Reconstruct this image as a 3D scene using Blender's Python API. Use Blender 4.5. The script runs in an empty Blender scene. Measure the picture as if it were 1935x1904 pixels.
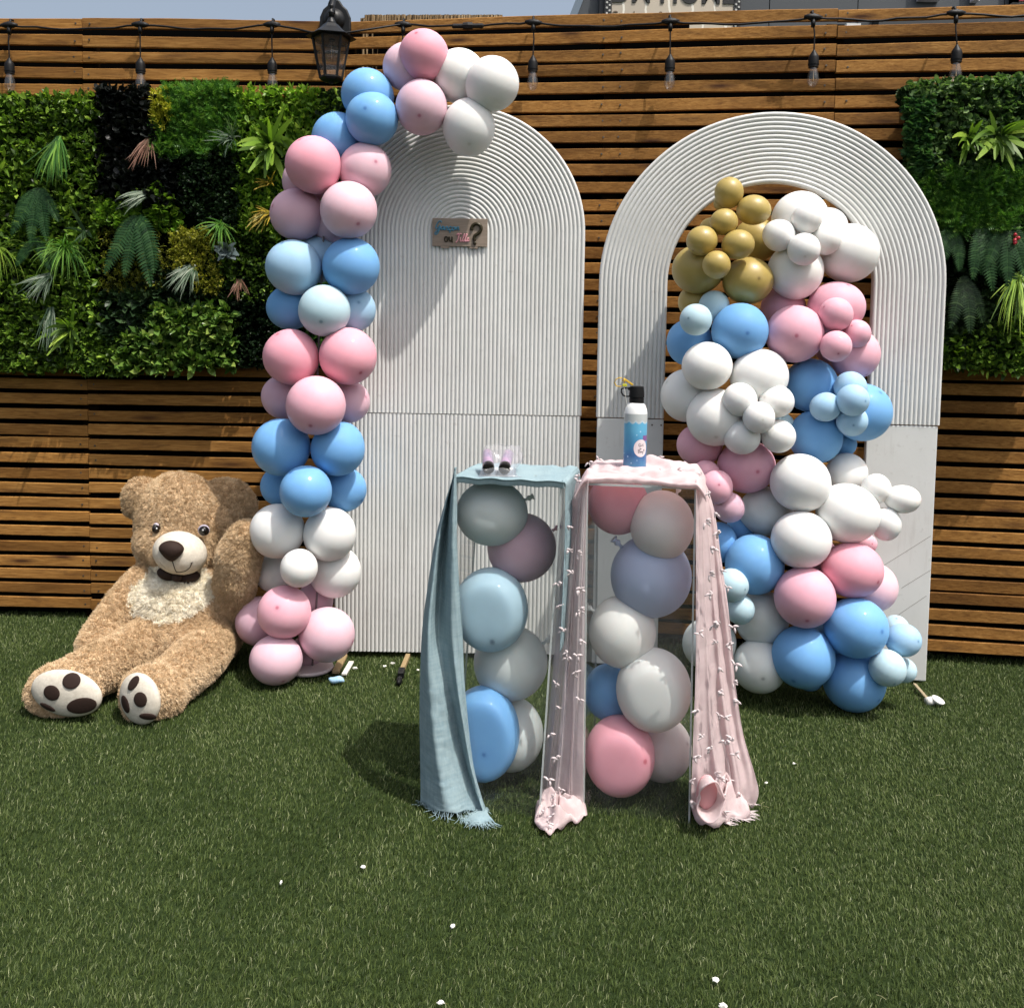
import bpy, bmesh, math, random
import numpy as np
from mathutils import Vector, Matrix, Euler, noise
random.seed(7); rng = np.random.default_rng(7)
S = bpy.context.scene
R = math.radians
# ------------------------------------------------------------------ camera, sky, sun, exposure
PITCH, ROLL, EYE = R(4.07), R(0.905), 1.28
F, PX, PY = 1800.0, 967.5, 778.0          # focal length and principal point for a 1935 x 1904 picture
fw = Vector((0, math.cos(PITCH), -math.sin(PITCH))); up = Vector((0, math.sin(PITCH), math.cos(PITCH))); rt = Vector((1, 0, 0))
cr, sr = math.cos(ROLL), math.sin(ROLL)
rt2 = cr*rt + sr*up; up2 = -sr*rt + cr*up
CAM = Vector((0, 0, EYE))
cd = bpy.data.cameras.new('camera'); cam = bpy.data.objects.new('camera', cd); S.collection.objects.link(cam)
M3 = Matrix((rt2, up2, -fw)).transposed(); cam.matrix_world = Matrix.Translation(CAM) @ M3.to_4x4()
cd.sensor_fit = 'HORIZONTAL'; cd.sensor_width = 36; cd.lens = F/1935*36
cd.shift_y = -174.0/1935; cd.clip_start = .05; cd.clip_end = 500
S.camera = cam
SUN = Vector((.38, -.32, 1.0)).normalized()
w = bpy.data.worlds.new('World'); S.world = w; w.use_nodes = True
nt = w.node_tree; bg = nt.nodes['Background']
sky = nt.nodes.new('ShaderNodeTexSky'); sky.sky_type = 'NISHITA'; sky.sun_disc = False
sky.sun_elevation = math.asin(SUN.z); sky.sun_rotation = math.atan2(SUN.x, SUN.y)
sky.air_density = 1.3; sky.dust_density = 7.0; sky.ozone_density = 2.0; sky.altitude = 100
hsv = nt.nodes.new('ShaderNodeHueSaturation'); hsv.inputs['Saturation'].default_value = .72; nt.links.new(sky.outputs[0], hsv.inputs['Color']); nt.links.new(hsv.outputs[0], bg.inputs[0]); bg.inputs[1].default_value = .145
ld = bpy.data.lights.new('sun', 'SUN'); ld.energy = 3.5; ld.angle = R(.53); ld.color = (1, .955, .89)
sun = bpy.data.objects.new('sun', ld); S.collection.objects.link(sun)
sun.rotation_euler = SUN.to_track_quat('Z', 'Y').to_euler(); sun.location = (2, -2, 6)
S.view_settings.view_transform = 'Standard'; S.view_settings.look = 'None'
S.view_settings.exposure = .30; S.view_settings.gamma = 1; S.view_settings.use_curve_mapping = False

# ------------------------------------------------------------------ geometry helpers
def at(x, y, Y):
    v = fw + rt2*((x-PX)/F) - up2*((y-PY)/F); return CAM + v*(Y/v.y)
def ground(x, y, z=0.0):
    v = fw + rt2*((x-PX)/F) - up2*((y-PY)/F); return CAM + v*((z-EYE)/v.z)
def proj(P):
    d = Vector(P)-CAM; z = d.dot(fw); return PX+F*d.dot(rt2)/z, PY-F*d.dot(up2)/z
def lerp(a, b, t): return a+(b-a)*t
COL = S.collection
WL = {}
def root(name, loc, label, cat, group=None, kind=None):
    o = bpy.data.objects.new(name, None); COL.objects.link(o); o.location = loc; o.empty_display_size = .05
    WL[o] = Vector(loc); tag(o, label, cat, group, kind); return o
def tag(o, label=None, cat=None, group=None, kind=None):
    if label: o['label'] = label
    if cat: o['category'] = cat
    if group: o['group'] = group
    if kind: o['kind'] = kind
    return o
def meshobj(name, V, Fc, mat, parent=None, smooth=False, kind=None, loc=None, label=None):
    """V in world coordinates; the origin is put at the parent or at loc"""
    base = Vector(loc) if loc is not None else (WL[parent] if parent is not None else Vector((0, 0, 0)))
    V = np.asarray(V, dtype=np.float64) - np.array(base)
    me = bpy.data.meshes.new(name)
    if isinstance(Fc, np.ndarray):
        n, k = Fc.shape
        me.vertices.add(len(V)); me.vertices.foreach_set('co', V.astype(np.float32).ravel())
        me.loops.add(n*k); me.loops.foreach_set('vertex_index', Fc.astype(np.int32).ravel())
        me.polygons.add(n); me.polygons.foreach_set('loop_start', np.arange(0, n*k, k, dtype=np.int32))
        me.polygons.foreach_set('loop_total', np.full(n, k, dtype=np.int32)); me.update(calc_edges=True)
    else:
        me.from_pydata([tuple(v) for v in V], [], Fc); me.update()
    me.materials.append(mat)
    if smooth: me.polygons.foreach_set('use_smooth', [True]*len(me.polygons))
    o = bpy.data.objects.new(name, me); COL.objects.link(o)
    if parent is not None:
        o.parent = parent; o.location = base - WL[parent]
    else: o.location = base
    WL[o] = base
    if kind: o['kind'] = kind
    if label: o['label'] = label
    return o
class MB:
    def __init__(s): s.V = []; s.F = []
    def add(s, V, Fc):
        b = len(s.V); s.V += [tuple(v) for v in V]; s.F += [tuple(i+b for i in f) for f in Fc]; return s
    def box(s, c, d, rot=None):
        c = Vector(c); hx, hy, hz = d[0]/2, d[1]/2, d[2]/2
        P = [Vector((x, y, z)) for z in (-hz, hz) for y in (-hy, hy) for x in (-hx, hx)]
        if rot is not None: P = [rot @ p for p in P]
        return s.add([p+c for p in P], [(0,2,3,1),(4,5,7,6),(0,1,5,4),(2,6,7,3),(0,4,6,2),(1,3,7,5)])
    def lathe(s, prof, base, axis=(0,0,1), n=24, cap=True):
        a = Vector(axis).normalized(); q = Vector((0,0,1)).rotation_difference(a).to_matrix(); base = Vector(base)
        V = []; Fc = []
        for r, z in prof:
            for i in range(n):
                t = 2*math.pi*i/n; V.append(base + q @ Vector((r*math.cos(t), r*math.sin(t), z)))
        for j in range(len(prof)-1):
            for i in range(n):
                k = (i+1) % n; Fc.append((j*n+i, j*n+k, (j+1)*n+k, (j+1)*n+i))
        if cap:
            Fc.append(tuple(reversed(range(n)))); Fc.append(tuple((len(prof)-1)*n+i for i in range(n)))
        return s.add(V, Fc)
    def tube(s, pts, r, n=6):
        pts = [Vector(p) for p in pts]; V = []; Fc = []; m = len(pts); ref = Vector((.3,.2,1)).normalized()
        for j, p in enumerate(pts):
            t = (pts[min(j+1,m-1)]-pts[max(j-1,0)]).normalized(); u = t.cross(ref)
            if u.length < .1: u = t.cross(Vector((1,0,0)))
            u.normalize(); v = t.cross(u); rr = r[j] if hasattr(r, '__len__') else r
            for i in range(n):
                a = 2*math.pi*i/n; V.append(p+(u*math.cos(a)+v*math.sin(a))*rr)
        for j in range(m-1):
            for i in range(n):
                k = (i+1) % n; Fc.append((j*n+i, j*n+k, (j+1)*n+k, (j+1)*n+i))
        Fc.append(tuple(reversed(range(n)))); Fc.append(tuple((m-1)*n+i for i in range(n)))
        return s.add(V, Fc)
    def ell(s, c, rx, ry, rz, rot=None, nu=20, nv=12):
        V = []; Fc = []; c = Vector(c)
        for j in range(nv+1):
            th = math.pi*j/nv
            for i in range(nu):
                ph = 2*math.pi*i/nu; p = Vector((rx*math.sin(th)*math.cos(ph), ry*math.sin(th)*math.sin(ph), rz*math.cos(th)))
                if rot is not None: p = rot @ p
                V.append(c+p)
        for j in range(nv):
            for i in range(nu):
                k = (i+1) % nu; Fc.append((j*nu+i, (j+1)*nu+i, (j+1)*nu+k, j*nu+k))
        return s.add(V, Fc)
    def build(s, name, mat, parent=None, smooth=False, **k):
        return meshobj(name, s.V, s.F, mat, parent, smooth, **k)
def bevel(o, wdt, seg=2):
    m = o.modifiers.new('bevel', 'BEVEL'); m.width = wdt; m.segments = seg; m.limit_method = 'ANGLE'; return o
def autosmooth(o, ang=35):
    me = o.data; me.polygons.foreach_set('use_smooth', [True]*len(me.polygons))
    me.set_sharp_from_angle(angle=R(ang)); return o

# ------------------------------------------------------------------ material helpers
def mat(name, col=(.5,.5,.5), rough=.6, metal=0, spec=.5, **kw):
    m = bpy.data.materials.new(name); m.use_nodes = True; b = m.node_tree.nodes['Principled BSDF']
    b.inputs['Base Color'].default_value = (*col, 1); b.inputs['Roughness'].default_value = rough
    b.inputs['Metallic'].default_value = metal; b.inputs['Specular IOR Level'].default_value = spec
    for k, v in kw.items(): b.inputs[k].default_value = v
    return m
class NT:
    def __init__(s, m): s.t = m.node_tree; s.b = s.t.nodes.get('Principled BSDF')
    def n(s, typ, **kw):
        o = s.t.nodes.new('ShaderNode'+typ)
        for k, v in kw.items():
            if k in ('i',):
                for a, b in v.items(): o.inputs[a].default_value = b
            else: setattr(o, k, v)
        return o
    def l(s, a, b): s.t.links.new(a, b)
    def ramp(s, src, stops, interp='LINEAR'):
        r = s.n('ValToRGB'); r.color_ramp.interpolation = interp; e = r.color_ramp.elements
        while len(e) > 1: e.remove(e[-1])
        e[0].position = stops[0][0]; e[0].color = (*stops[0][1], 1) if len(stops[0][1]) == 3 else stops[0][1]
        for p, c in stops[1:]:
            q = e.new(p); q.color = (*c, 1)
        s.l(src, r.inputs[0]); return r.outputs[0]
    def coords(s, which='Object', scale=(1,1,1)):
        c = s.n('TexCoord'); m = s.n('Mapping'); m.inputs['Scale'].default_value = scale; s.l(c.outputs[which], m.inputs[0]); return m.outputs[0]
    def noise(s, vec, sc, det=4, rough=.55, dist=0):
        o = s.n('TexNoise'); o.inputs['Scale'].default_value = sc; o.inputs['Detail'].default_value = det
        o.inputs['Roughness'].default_value = rough; o.inputs['Distortion'].default_value = dist
        if vec is not None: s.l(vec, o.inputs['Vector'])
        return o.outputs[0]
    def mix(s, f, a, b, mode='MIX'):
        o = s.n('Mix', data_type='RGBA', blend_type=mode)
        for k, v in ((0, f), (6, a), (7, b)):
            if isinstance(v, (int, float)): o.inputs[k].default_value = v
            elif isinstance(v, tuple): o.inputs[k].default_value = (*v, 1) if len(v) == 3 else v
            else: s.l(v, o.inputs[k])
        return o.outputs[2]
    def math(s, op, a, b=0.0, c=0.0):
        o = s.n('Math', operation=op)
        for k, v in enumerate((a, b, c)):
            if isinstance(v, (int, float)): o.inputs[k].default_value = v
            else: s.l(v, o.inputs[k])
        return o.outputs[0]
    def bump(s, h, strength=.3, dist=.01):
        o = s.n('Bump'); o.inputs['Strength'].default_value = strength; o.inputs['Distance'].default_value = dist
        s.l(h, o.inputs['Height']); s.l(o.outputs[0], s.b.inputs['Normal']); return o
    def rand(s): return s.n('ObjectInfo').outputs['Random']

# white painted board with faint dirt
def m_board():
    m = mat('white_board_paint', (.66,.655,.63), .55); g = NT(m)
    v = g.coords('Object'); n1 = g.noise(v, 2.2, 5, .6); n2 = g.noise(v, 38, 4, .6)
    c = g.ramp(n1, [(.3, (.575,.580,.560)), (.62, (.675,.680,.660))])
    v2 = g.coords('Object', (1,1,.12)); n3 = g.noise(v2, 26, 3, .6)
    c = g.mix(g.ramp(n3, [(.60, (0,0,0)), (.74, (.35,.35,.35))]), c, (.42,.40,.37))
    c = g.mix(g.ramp(n2, [(.62, (0,0,0)), (.78, (.7,.7,.7))]), c, (.46,.45,.43)); g.l(c, g.b.inputs['Base Color'])
    sc_ = g.noise(g.coords('Object',(3,3,9)), 7, 6, .75, 1.2); c2 = g.mix(g.ramp(sc_, [(.66,(0,0,0)),(.72,(.6,.6,.6))]), c, (.33,.31,.28)); g.l(c2, g.b.inputs['Base Color']); g.bump(n2, .10, .004); return m
# stained softwood; grain runs along X
def m_wood():
    m = mat('stained_pine', (.3,.16,.06), .75, spec=.18); g = NT(m)
    tc = g.n('TexCoord'); oi = g.n('ObjectInfo')
    off = g.n('Combine' if False else 'CombineXYZ'); g.l(g.math('MULTIPLY', oi.outputs['Random'], 37.0), off.inputs[0]); g.l(g.math('MULTIPLY', oi.outputs['Random'], 91.0), off.inputs[2])
    ad = g.n('VectorMath', operation='ADD'); g.l(tc.outputs['Object'], ad.inputs[0]); g.l(off.outputs[0], ad.inputs[1])
    def mp(sc):
        q = g.n('Mapping'); q.inputs['Scale'].default_value = sc; g.l(ad.outputs[0], q.inputs[0]); return q.outputs[0]
    fine = g.noise(mp((4,60,60)), 3.0, 5, .65, .6); broad = g.noise(mp((1.1,9,9)), 1.6, 3, .5)
    saw = g.noise(mp((55,9,20)), 2.0, 2, .5)
    base = g.ramp(fine, [(.28, (.165,.072,.018)), (.5, (.330,.162,.043)), (.72, (.460,.250,.080))])
    tone = g.ramp(broad, [(.3, (.62,.58,.52)), (.7, (1.18,1.16,1.12))])
    c = g.mix(1.0, base, tone, 'MULTIPLY')
    rt_ = g.ramp(oi.outputs['Random'], [(0, (.62,.58,.52)), (.5, (.92,.91,.90)), (1, (1.12,1.10,1.06))]); c = g.mix(1.0, c, rt_, 'MULTIPLY')
    vo = g.n('TexVoronoi'); vo.inputs['Scale'].default_value = 1.0; g.l(mp((2.6,9,16)), vo.inputs['Vector'])
    kn = g.ramp(vo.outputs['Distance'], [(.05, (1,1,1)), (.13, (.55,.55,.55)), (.26, (0,0,0))]); c = g.mix(kn, c, (.062,.024,.009))
    stain = g.noise(mp((3,3,14)), 2.4, 4, .6, .4); c = g.mix(g.ramp(stain, [(.58, (0,0,0)), (.72, (.5,.5,.5))]), c, (.085,.040,.016))
    g.l(c, g.b.inputs['Base Color']); h = g.math('ADD', fine, g.math('MULTIPLY', saw, .5)); g.bump(h, .35, .0025)
    return m
def m_balloon(name, col, tip, gloss=.38, sss=.22):
    m = mat(name, col, gloss); g = NT(m)
    tc = g.n('TexCoord'); sp = g.n('SeparateXYZ'); g.l(tc.outputs['Object'], sp.inputs[0])
    n = g.noise(tc.outputs['Object'], 1.6, 2, .5)
    ln = g.n('VectorMath', operation='LENGTH'); g.l(tc.outputs['Object'], ln.inputs[0]); zn = g.math('DIVIDE', sp.outputs[2], ln.outputs['Value'])
    t = g.ramp(zn, [(.90, (0,0,0)), (.985, (.10,.10,.10)), (.9965, (.24,.24,.24)), (.9990, (.85,.85,.85))])
    oi = g.rand(); tone = g.ramp(oi, [(0, (.93,.93,.94)), (1, (1.04,1.03,1.02))])
    c = g.mix(1.0, col, tone, 'MULTIPLY')
    c = g.mix(g.ramp(n, [(.35, (0,0,0)), (.7, (.10,.10,.10))]), c, tip); c = g.mix(t, c, tip)
    g.l(c, g.b.inputs['Base Color'])
    g.b.inputs['Specular IOR Level'].default_value = .5 if 'gold' in name else .24; g.l(g.ramp(oi, [(.0,(0,0,0)),(.5,(.02,.02,.02)),(.75,(.18,.18,.18)),(1,(.30,.30,.30))]), g.b.inputs['Coat Weight']); g.b.inputs['Coat Roughness'].default_value = .05; g.b.inputs['Subsurface Weight'].default_value = sss; g.b.inputs['Subsurface Radius'].default_value = (1, .7, .6); g.b.inputs['Subsurface Scale'].default_value = .035
    return m
def m_clear(name, tint=(1,1,1), ior=1.45, rough=.02, extra=0.0, dirt=0.0):
    """thin clear sheet: mostly see-through with a Fresnel gloss"""
    m = bpy.data.materials.new(name); m.use_nodes = True; g = NT(m); t = m.node_tree; t.nodes.remove(g.b)
    tr = g.n('BsdfTransparent'); tr.inputs[0].default_value = (*tint, 1); gl = g.n('BsdfGlossy'); gl.inputs['Roughness'].default_value = rough
    lw = g.n('LayerWeight'); f0 = ((ior-1)/(ior+1))**2; mx = g.n('MixShader'); f = g.math('ADD', g.math('MULTIPLY', g.math('POWER', lw.outputs['Facing'], 5.0), .55), f0*.6+extra)
    if rough > .1:
        pass
    g.l(f, mx.inputs[0]); g.l(tr.outputs[0], mx.inputs[1]); g.l(gl.outputs[0], mx.inputs[2]); out = mx.outputs[0]
    if dirt:
        df = g.n('BsdfDiffuse'); df.inputs[0].default_value = (.75,.75,.75,1); v = g.coords('Object'); nn = g.noise(v, 14, 5, .7)
        fd = g.ramp(nn, [(.45, (dirt*.4,)*3), (.75, (dirt,)*3)]); m2 = g.n('MixShader'); g.l(fd, m2.inputs[0]); g.l(out, m2.inputs[1]); g.l(df.outputs[0], m2.inputs[2]); out = m2.outputs[0]
    g.l(out, t.nodes['Material Output'].inputs[0]); return m
def m_leaf(name, cols, rough=.38, trans=.25):
    """leaf colours vary from leaf to leaf through a per-leaf tone attribute"""
    m = mat(name, cols[1], rough); g = NT(m)
    a = g.n('Attribute'); a.attribute_name = 'tone'; n = len(cols)
    c = g.ramp(a.outputs['Fac'], [(i/(n-1), cols[i]) for i in range(n)]); g.l(c, g.b.inputs['Base Color'])
    g.b.inputs['Specular IOR Level'].default_value = .22
    tl = g.n('BsdfTranslucent'); g.l(g.mix(1.0, c, (1.5,1.7,.8), 'MULTIPLY'), tl.inputs[0]); mx = g.n('MixShader'); mx.inputs[0].default_value = trans
    g.l(g.b.outputs[0], mx.inputs[1]); g.l(tl.outputs[0], mx.inputs[2]); g.l(mx.outputs[0], m.node_tree.nodes['Material Output'].inputs[0]); return m
def m_weave(name, col, col2, see=0.0, transl=.3, sc=420, fold=0):
    m = mat(name, col, .85, spec=.15); g = NT(m); t = m.node_tree
    v = g.coords('Object'); wv = g.n('TexWave', wave_type='BANDS', bands_direction='Z'); wv.inputs['Scale'].default_value = sc; wv.inputs['Distortion'].default_value = 3.0; g.l(v, wv.inputs[0])
    v2 = g.coords('Object', (14,14,1.2)); n1 = g.noise(v2, 9, 5, .65); v3 = g.coords('Object', (1.5,1.5,16)); n2 = g.noise(v3, 7, 4, .65)
    s_ = g.math('ADD', g.math('MULTIPLY', n1, .5), g.math('MULTIPLY', n2, .5))
    c = g.ramp(s_, [(.36, col2), (.6, col)]); g.l(c, g.b.inputs['Base Color']); g.bump(g.math('ADD', s_, g.math('MULTIPLY', wv.outputs['Fac'], .10)), .55, .004)
    tl = g.n('BsdfTranslucent'); g.l(c, tl.inputs[0]); m1 = g.n('MixShader'); m1.inputs[0].default_value = transl
    g.l(g.b.outputs[0], m1.inputs[1]); g.l(tl.outputs[0], m1.inputs[2]); out = m1.outputs[0]
    if see:
        tp = g.n('BsdfTransparent'); m2 = g.n('MixShader'); lw = g.n('LayerWeight'); lw.inputs[0].default_value = .35
        f = g.math('MULTIPLY', g.math('SUBTRACT', 1.0, lw.outputs['Facing']), see); g.l(f, m2.inputs[0]); g.l(out, m2.inputs[1]); g.l(tp.outputs[0], m2.inputs[2]); out = m2.outputs[0]
    g.l(out, t.nodes['Material Output'].inputs[0]); return m
M = {}
M['board'] = m_board(); M['wood'] = m_wood()
M['black'] = mat('black_plastic', (.006,.006,.0065), .5, spec=.22); M['lantern'] = mat('black_lantern_metal', (.006,.0065,.007), .45, spec=.3)
M['membrane'] = mat('black_membrane', (.003,.003,.003), 1.0, spec=0)
M['screw'] = mat('screw_steel', (.11,.09,.07), .5, .7)
M['glass'] = m_clear('clear_glass', (.90,.89,.88), 1.6, .03, .05, .07); M['acrylic'] = m_clear('clear_acrylic', (.985,.99,.988), 1.38, .015, .0, .018)
M['edge'] = mat('acrylic_edge', (.62,.66,.65), .2, spec=.7, **{'Transmission Weight': .35, 'IOR': 1.2, 'Alpha': .85})
M['bag'] = m_clear('plastic_bag_film', (.95,.94,.965), 1.5, .12, .03, .20)
M['filament'] = mat('led_filament', (.62,.42,.22), .4)
BC = {'pink': ((.80,.385,.460), (.42,.07,.11)), 'palepink': ((.76,.52,.59), (.42,.12,.19)), 'rose': ((.76,.425,.505), (.40,.09,.15)), 'blue': ((.175,.40,.71), (.05,.16,.42)), 'paleblue': ((.36,.56,.74), (.10,.22,.38)),
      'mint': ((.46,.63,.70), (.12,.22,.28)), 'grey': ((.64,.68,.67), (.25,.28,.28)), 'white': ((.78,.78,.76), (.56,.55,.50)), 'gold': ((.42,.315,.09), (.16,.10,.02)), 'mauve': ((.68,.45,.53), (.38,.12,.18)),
      'lilac': ((.46,.52,.70), (.18,.2,.36)), 'blush': ((.76,.69,.68), (.5,.4,.4)), 'slate': ((.42,.60,.71), (.08,.13,.2))}
BM = {k: m_balloon(k+'_latex', c, t, .42 if k == 'gold' else .62, .12 if k == 'gold' else .38) for k, (c, t) in BC.items()}

# ------------------------------------------------------------------ ground
def m_turf_base():
    m = mat('turf_backing', (.020,.032,.010), .95, spec=.05); g = NT(m); v = g.coords('Object'); n = g.noise(v, 40, 5, .7); n2 = g.noise(v, 1.5, 3, .5)
    c = g.ramp(n, [(.3, (.010,.018,.006)), (.7, (.034,.052,.017))]); g.l(c, g.b.inputs['Base Color']); g.bump(n, .6, .01); return m
gV = [(-60,-20,0), (60,-20,0), (60,120,0), (-60,120,0)]
tag(meshobj('ground', gV, [(0,1,2,3)], m_turf_base(), kind='structure'), 'short green artificial turf ground')
def m_blade():
    m = mat('turf_fibre', (.05,.09,.02), .5, spec=.2); g = NT(m)
    a = g.n('Attribute'); a.attribute_name = 'tone'
    c = g.ramp(a.outputs['Fac'], [(0, (.020,.034,.007)), (.45, (.052,.078,.017)), (.78, (.092,.122,.034)), (.93, (.145,.175,.070)), (1, (.23,.25,.13))])
    g.l(c, g.b.inputs['Base Color']); return m
def tone_attr(o, vals, per):
    a = o.data.attributes.new('tone', 'FLOAT', 'POINT'); a.data.foreach_set('value', np.repeat(vals, per).astype(np.float32))
def make_grass():
    N = 430000
    # denser towards the viewer, where single fibres can be seen
    Y = 1.25 + (4.35-1.25)*rng.random(N)**1.25; X = (rng.random(N)-.5)*2*(Y*.60+.45)
    fld = np.zeros(N); fld2 = np.zeros(N)
    for k in range(9):
        a, b, ph = rng.normal(0, 5.5, 3); fld += np.sin(a*X+b*Y+ph)
        a, b, ph = rng.normal(0, 11, 3); fld2 += np.sin(a*X+b*Y+ph)
    ang = 1.2 + fld*.16 + rng.normal(0, 1.05, N); lean = np.clip(.86 + .03*fld2/3 + rng.normal(0, .32, N), .05, 1.45)
    L = .0165*(.65+.6*rng.random(N)); W = .00070*(.8+.5*rng.random(N))*(.75+.32*Y/2.0)
    hx, hy = np.cos(ang), np.sin(ang); sx, sy = -hy, hx
    fa = rng.random(N)*math.pi; sx, sy = np.cos(fa), np.sin(fa)
    V = np.zeros((N,5,3)); Z0 = .0
    m1 = L*.5; z1 = m1*np.cos(lean*.45); r1 = m1*np.sin(lean*.45); z2 = z1+L*.5*np.cos(lean*1.25); r2 = r1+L*.5*np.sin(lean*1.25)
    for i, (r_, z_, w_) in enumerate(((0,Z0,-1),(0,Z0,1),(r1,z1,.8),(r1,z1,-.8),(r2,z2,0))):
        V[:,i,0] = X+hx*r_+sx*W*w_; V[:,i,1] = Y+hy*r_+sy*W*w_; V[:,i,2] = z_
    b = (np.arange(N)*5)[:,None]
    quads = b+np.array([[0,1,2,3]]); tris = b+np.array([[3,2,4]])
    me = bpy.data.meshes.new('grass'); me.vertices.add(N*5); me.vertices.foreach_set('co', V.astype(np.float32).ravel())
    me.loops.add(N*7); me.loops.foreach_set('vertex_index', np.concatenate([quads, tris], 1).astype(np.int32).ravel())
    me.polygons.add(N*2); st = np.stack([np.arange(N)*7, np.arange(N)*7+4], 1).ravel(); me.polygons.foreach_set('loop_start', st.astype(np.int32))
    me.polygons.foreach_set('loop_total', np.tile([4,3], N).astype(np.int32)); me.update(calc_edges=True)
    me.materials.append(m_blade()); o = bpy.data.objects.new('grass', me); COL.objects.link(o)
    tone = np.clip(.42+.022*fld+.012*fld2+rng.normal(0, .24, N), 0, .95); tone[rng.random(N) < .03] = 1.0; tone_attr(o, tone, 5)
    tag(o, 'short green artificial grass covering the whole foreground', 'grass', kind='stuff')
make_grass()

# ------------------------------------------------------------------ slatted fence
FP = [(-3.3,4.292), (-.75,4.24), (3.3,3.600)]      # plan of the fence face
def fenceY(X):
    for (a, ya), (b, yb) in zip(FP, FP[1:]):
        if X <= b or b == FP[-1][0]: return ya+(yb-ya)*(X-a)/(b-a)
ZTOP = at(0, 34.4, fenceY(-2.33)).z
zrows = []; z = ZTOP; k = 0
while z > .035:
    sp = lerp(.0695, .0655, min(1, k/40)); zrows.append((z, sp)); z -= sp; k += 1
FTAN = [(-3.3, -1.905, 0), (-1.903, -.75, 1), (-.748, 1.28, 2), (1.282, 3.3, 3)]
fence = root('slat_fence', (0, 4.14, 0), 'tall brown stained fence of horizontal wooden slats with dark gaps', 'fence')
scr = MB()
def zf(X): return 1-.0115*max(0.0, (X+.75)/2.65)   # the fence top drops a little towards the right
def slat(x0, x1, zt, h, th=.017, warp=.0025):
    n = 18; V = []; Fc = []; ph = random.random()*9; pj = random.random()*.004-.002; dy = random.uniform(-.003,.003)
    for i in range(n+1):
        X = lerp(x0, x1, i/n); Y = fenceY(X) + dy; wv = warp*math.sin(X*2.1+ph)+warp*.4*math.sin(X*5.7+ph*2)+pj*(i/n)
        e1 = random.uniform(-.0007,.0007); e2 = random.uniform(-.0007,.0007); bv = .0025
        for yy, zz in ((0,-h+bv+e2),(0,-bv+e1),(bv,0+e1),(th-bv,0),(th,-bv),(th,-h+bv),(th-bv,-h),(bv,-h+e2)):
            V.append((X, Y+yy, zt*zf(X)+wv+zz))
    for i in range(n):
        for k in range(8):
            q = (k+1) % 8; Fc.append((i*8+k, i*8+q, (i+1)*8+q, (i+1)*8+k))
    Fc.append(tuple(range(7,-1,-1))); Fc.append(tuple(n*8+k for k in range(8)))
    xm = (x0+x1)/2
    o = meshobj('slat', V, Fc, M['wood'], fence); return o
for r_i, (zt, sp) in enumerate(zrows):
    for (x0, x1, sgi) in FTAN:
        dz = random.uniform(-.004,.004); h = .047+random.uniform(-.0015,.0015)
        if r_i in (17,18,19) and sgi < 2: h += .004
        slat(x0, x1, zt+dz, h, warp=.002 if r_i else .003)
    for xs in (-1.905-.030, -1.903+.030, .36, .36+.07, 1.24, 1.32):
        X = xs+random.uniform(-.006,.006); Y = fenceY(X); zz = zt-.024+random.uniform(-.006,.006)
        scr.lathe([(.0042,0),(.0042,.0022),(.002,.0024)], (X, Y+.001, zz*zf(X)), (0,-1,0), 8)
scr.build('screw_heads', M['screw'], fence, kind='stuff')
# posts and the black membrane behind the slats
for X in (-2.6,-1.9,-.75,.4,1.28,2.4):
    MB().box((X, fenceY(X)+.022+.036, ZTOP/2-.04), (.07,.07,ZTOP-.08)).build('post', mat('post_wood_dark', (.010,.006,.003), 1.0, spec=0), fence)
mb = MB()
for i in range(len(FP)-1):
    (xa, ya), (xb, yb) = FP[i], FP[i+1]
    segs = [(xa, xb, ZTOP-.008)]
    if i == 1: segs = [(xa, .72, ZTOP-.008), (.72, 1.46, ZTOP-.085), (1.46, xb, ZTOP-.040)]
    for a, b, zt in segs:
        A = (a, fenceY(a)+.10); B = (b, fenceY(b)+.10); n = max(2, int((b-a)/.05)); 
        for q in range(n):
            xa_, xb_ = lerp(a,b,q/n), lerp(a,b,(q+1)/n); za = zt*zf(xa_)+noise.noise((xa_*14,1,0))*.006; zb = zt*zf(xb_)+noise.noise((xb_*14,1,0))*.006
            Ya, Yb = fenceY(xa_)+.10, fenceY(xb_)+.10
            mb.add([(xa_,Ya,0),(xb_,Yb,0),(xb_,Yb,zb),(xa_,Ya,za),(xa_,Ya+.012,0),(xb_,Yb+.012,0),(xb_,Yb+.012,zb),(xa_,Ya+.012,za)], [(0,1,2,3),(7,6,5,4),(3,2,6,7),(0,3,7,4),(1,5,6,2)])
mb.build('membrane', M['membrane'], fence)

# brushwood screen poking up behind the middle of the fence
bw = mat('brushwood', (.20,.13,.06), .9); g = NT(bw); g.l(g.ramp(g.rand(), [(0,(.14,.085,.04)),(1,(.36,.25,.12))]), g.b.inputs['Base Color'])
v_ = g.coords('Object', (90,90,3)); g.l(g.ramp(g.noise(v_, 1.0, 3, .6), [(.3,(.06,.035,.015)),(.5,(.20,.13,.06)),(.72,(.44,.33,.19))]), g.b.inputs['Base Color'])
mb = MB(); Yb = 4.30
for i in range(420):
    x = random.uniform(682, 964); p = at(x, 29.5+random.uniform(-1.2,1.4)+(6 if x > 950 or x < 690 else 0), Yb+.04+random.uniform(-.02,.03))
    lean = random.uniform(-.25,.25)*(.3 if random.random() < .7 else 1); d = .5; q = p+Vector((lean*d*.4, 0, -d)); r_ = random.uniform(.003,.007)
    mb.tube([q, (p+q)/2+Vector((random.uniform(-.003,.003),0,0)), p], r_, 5)
tag(mb.build('brushwood_screen', bw, loc=at(823,60,Yb)), 'strip of tan brushwood screening showing above the fence behind the garland', 'screen', kind='stuff')

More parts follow.
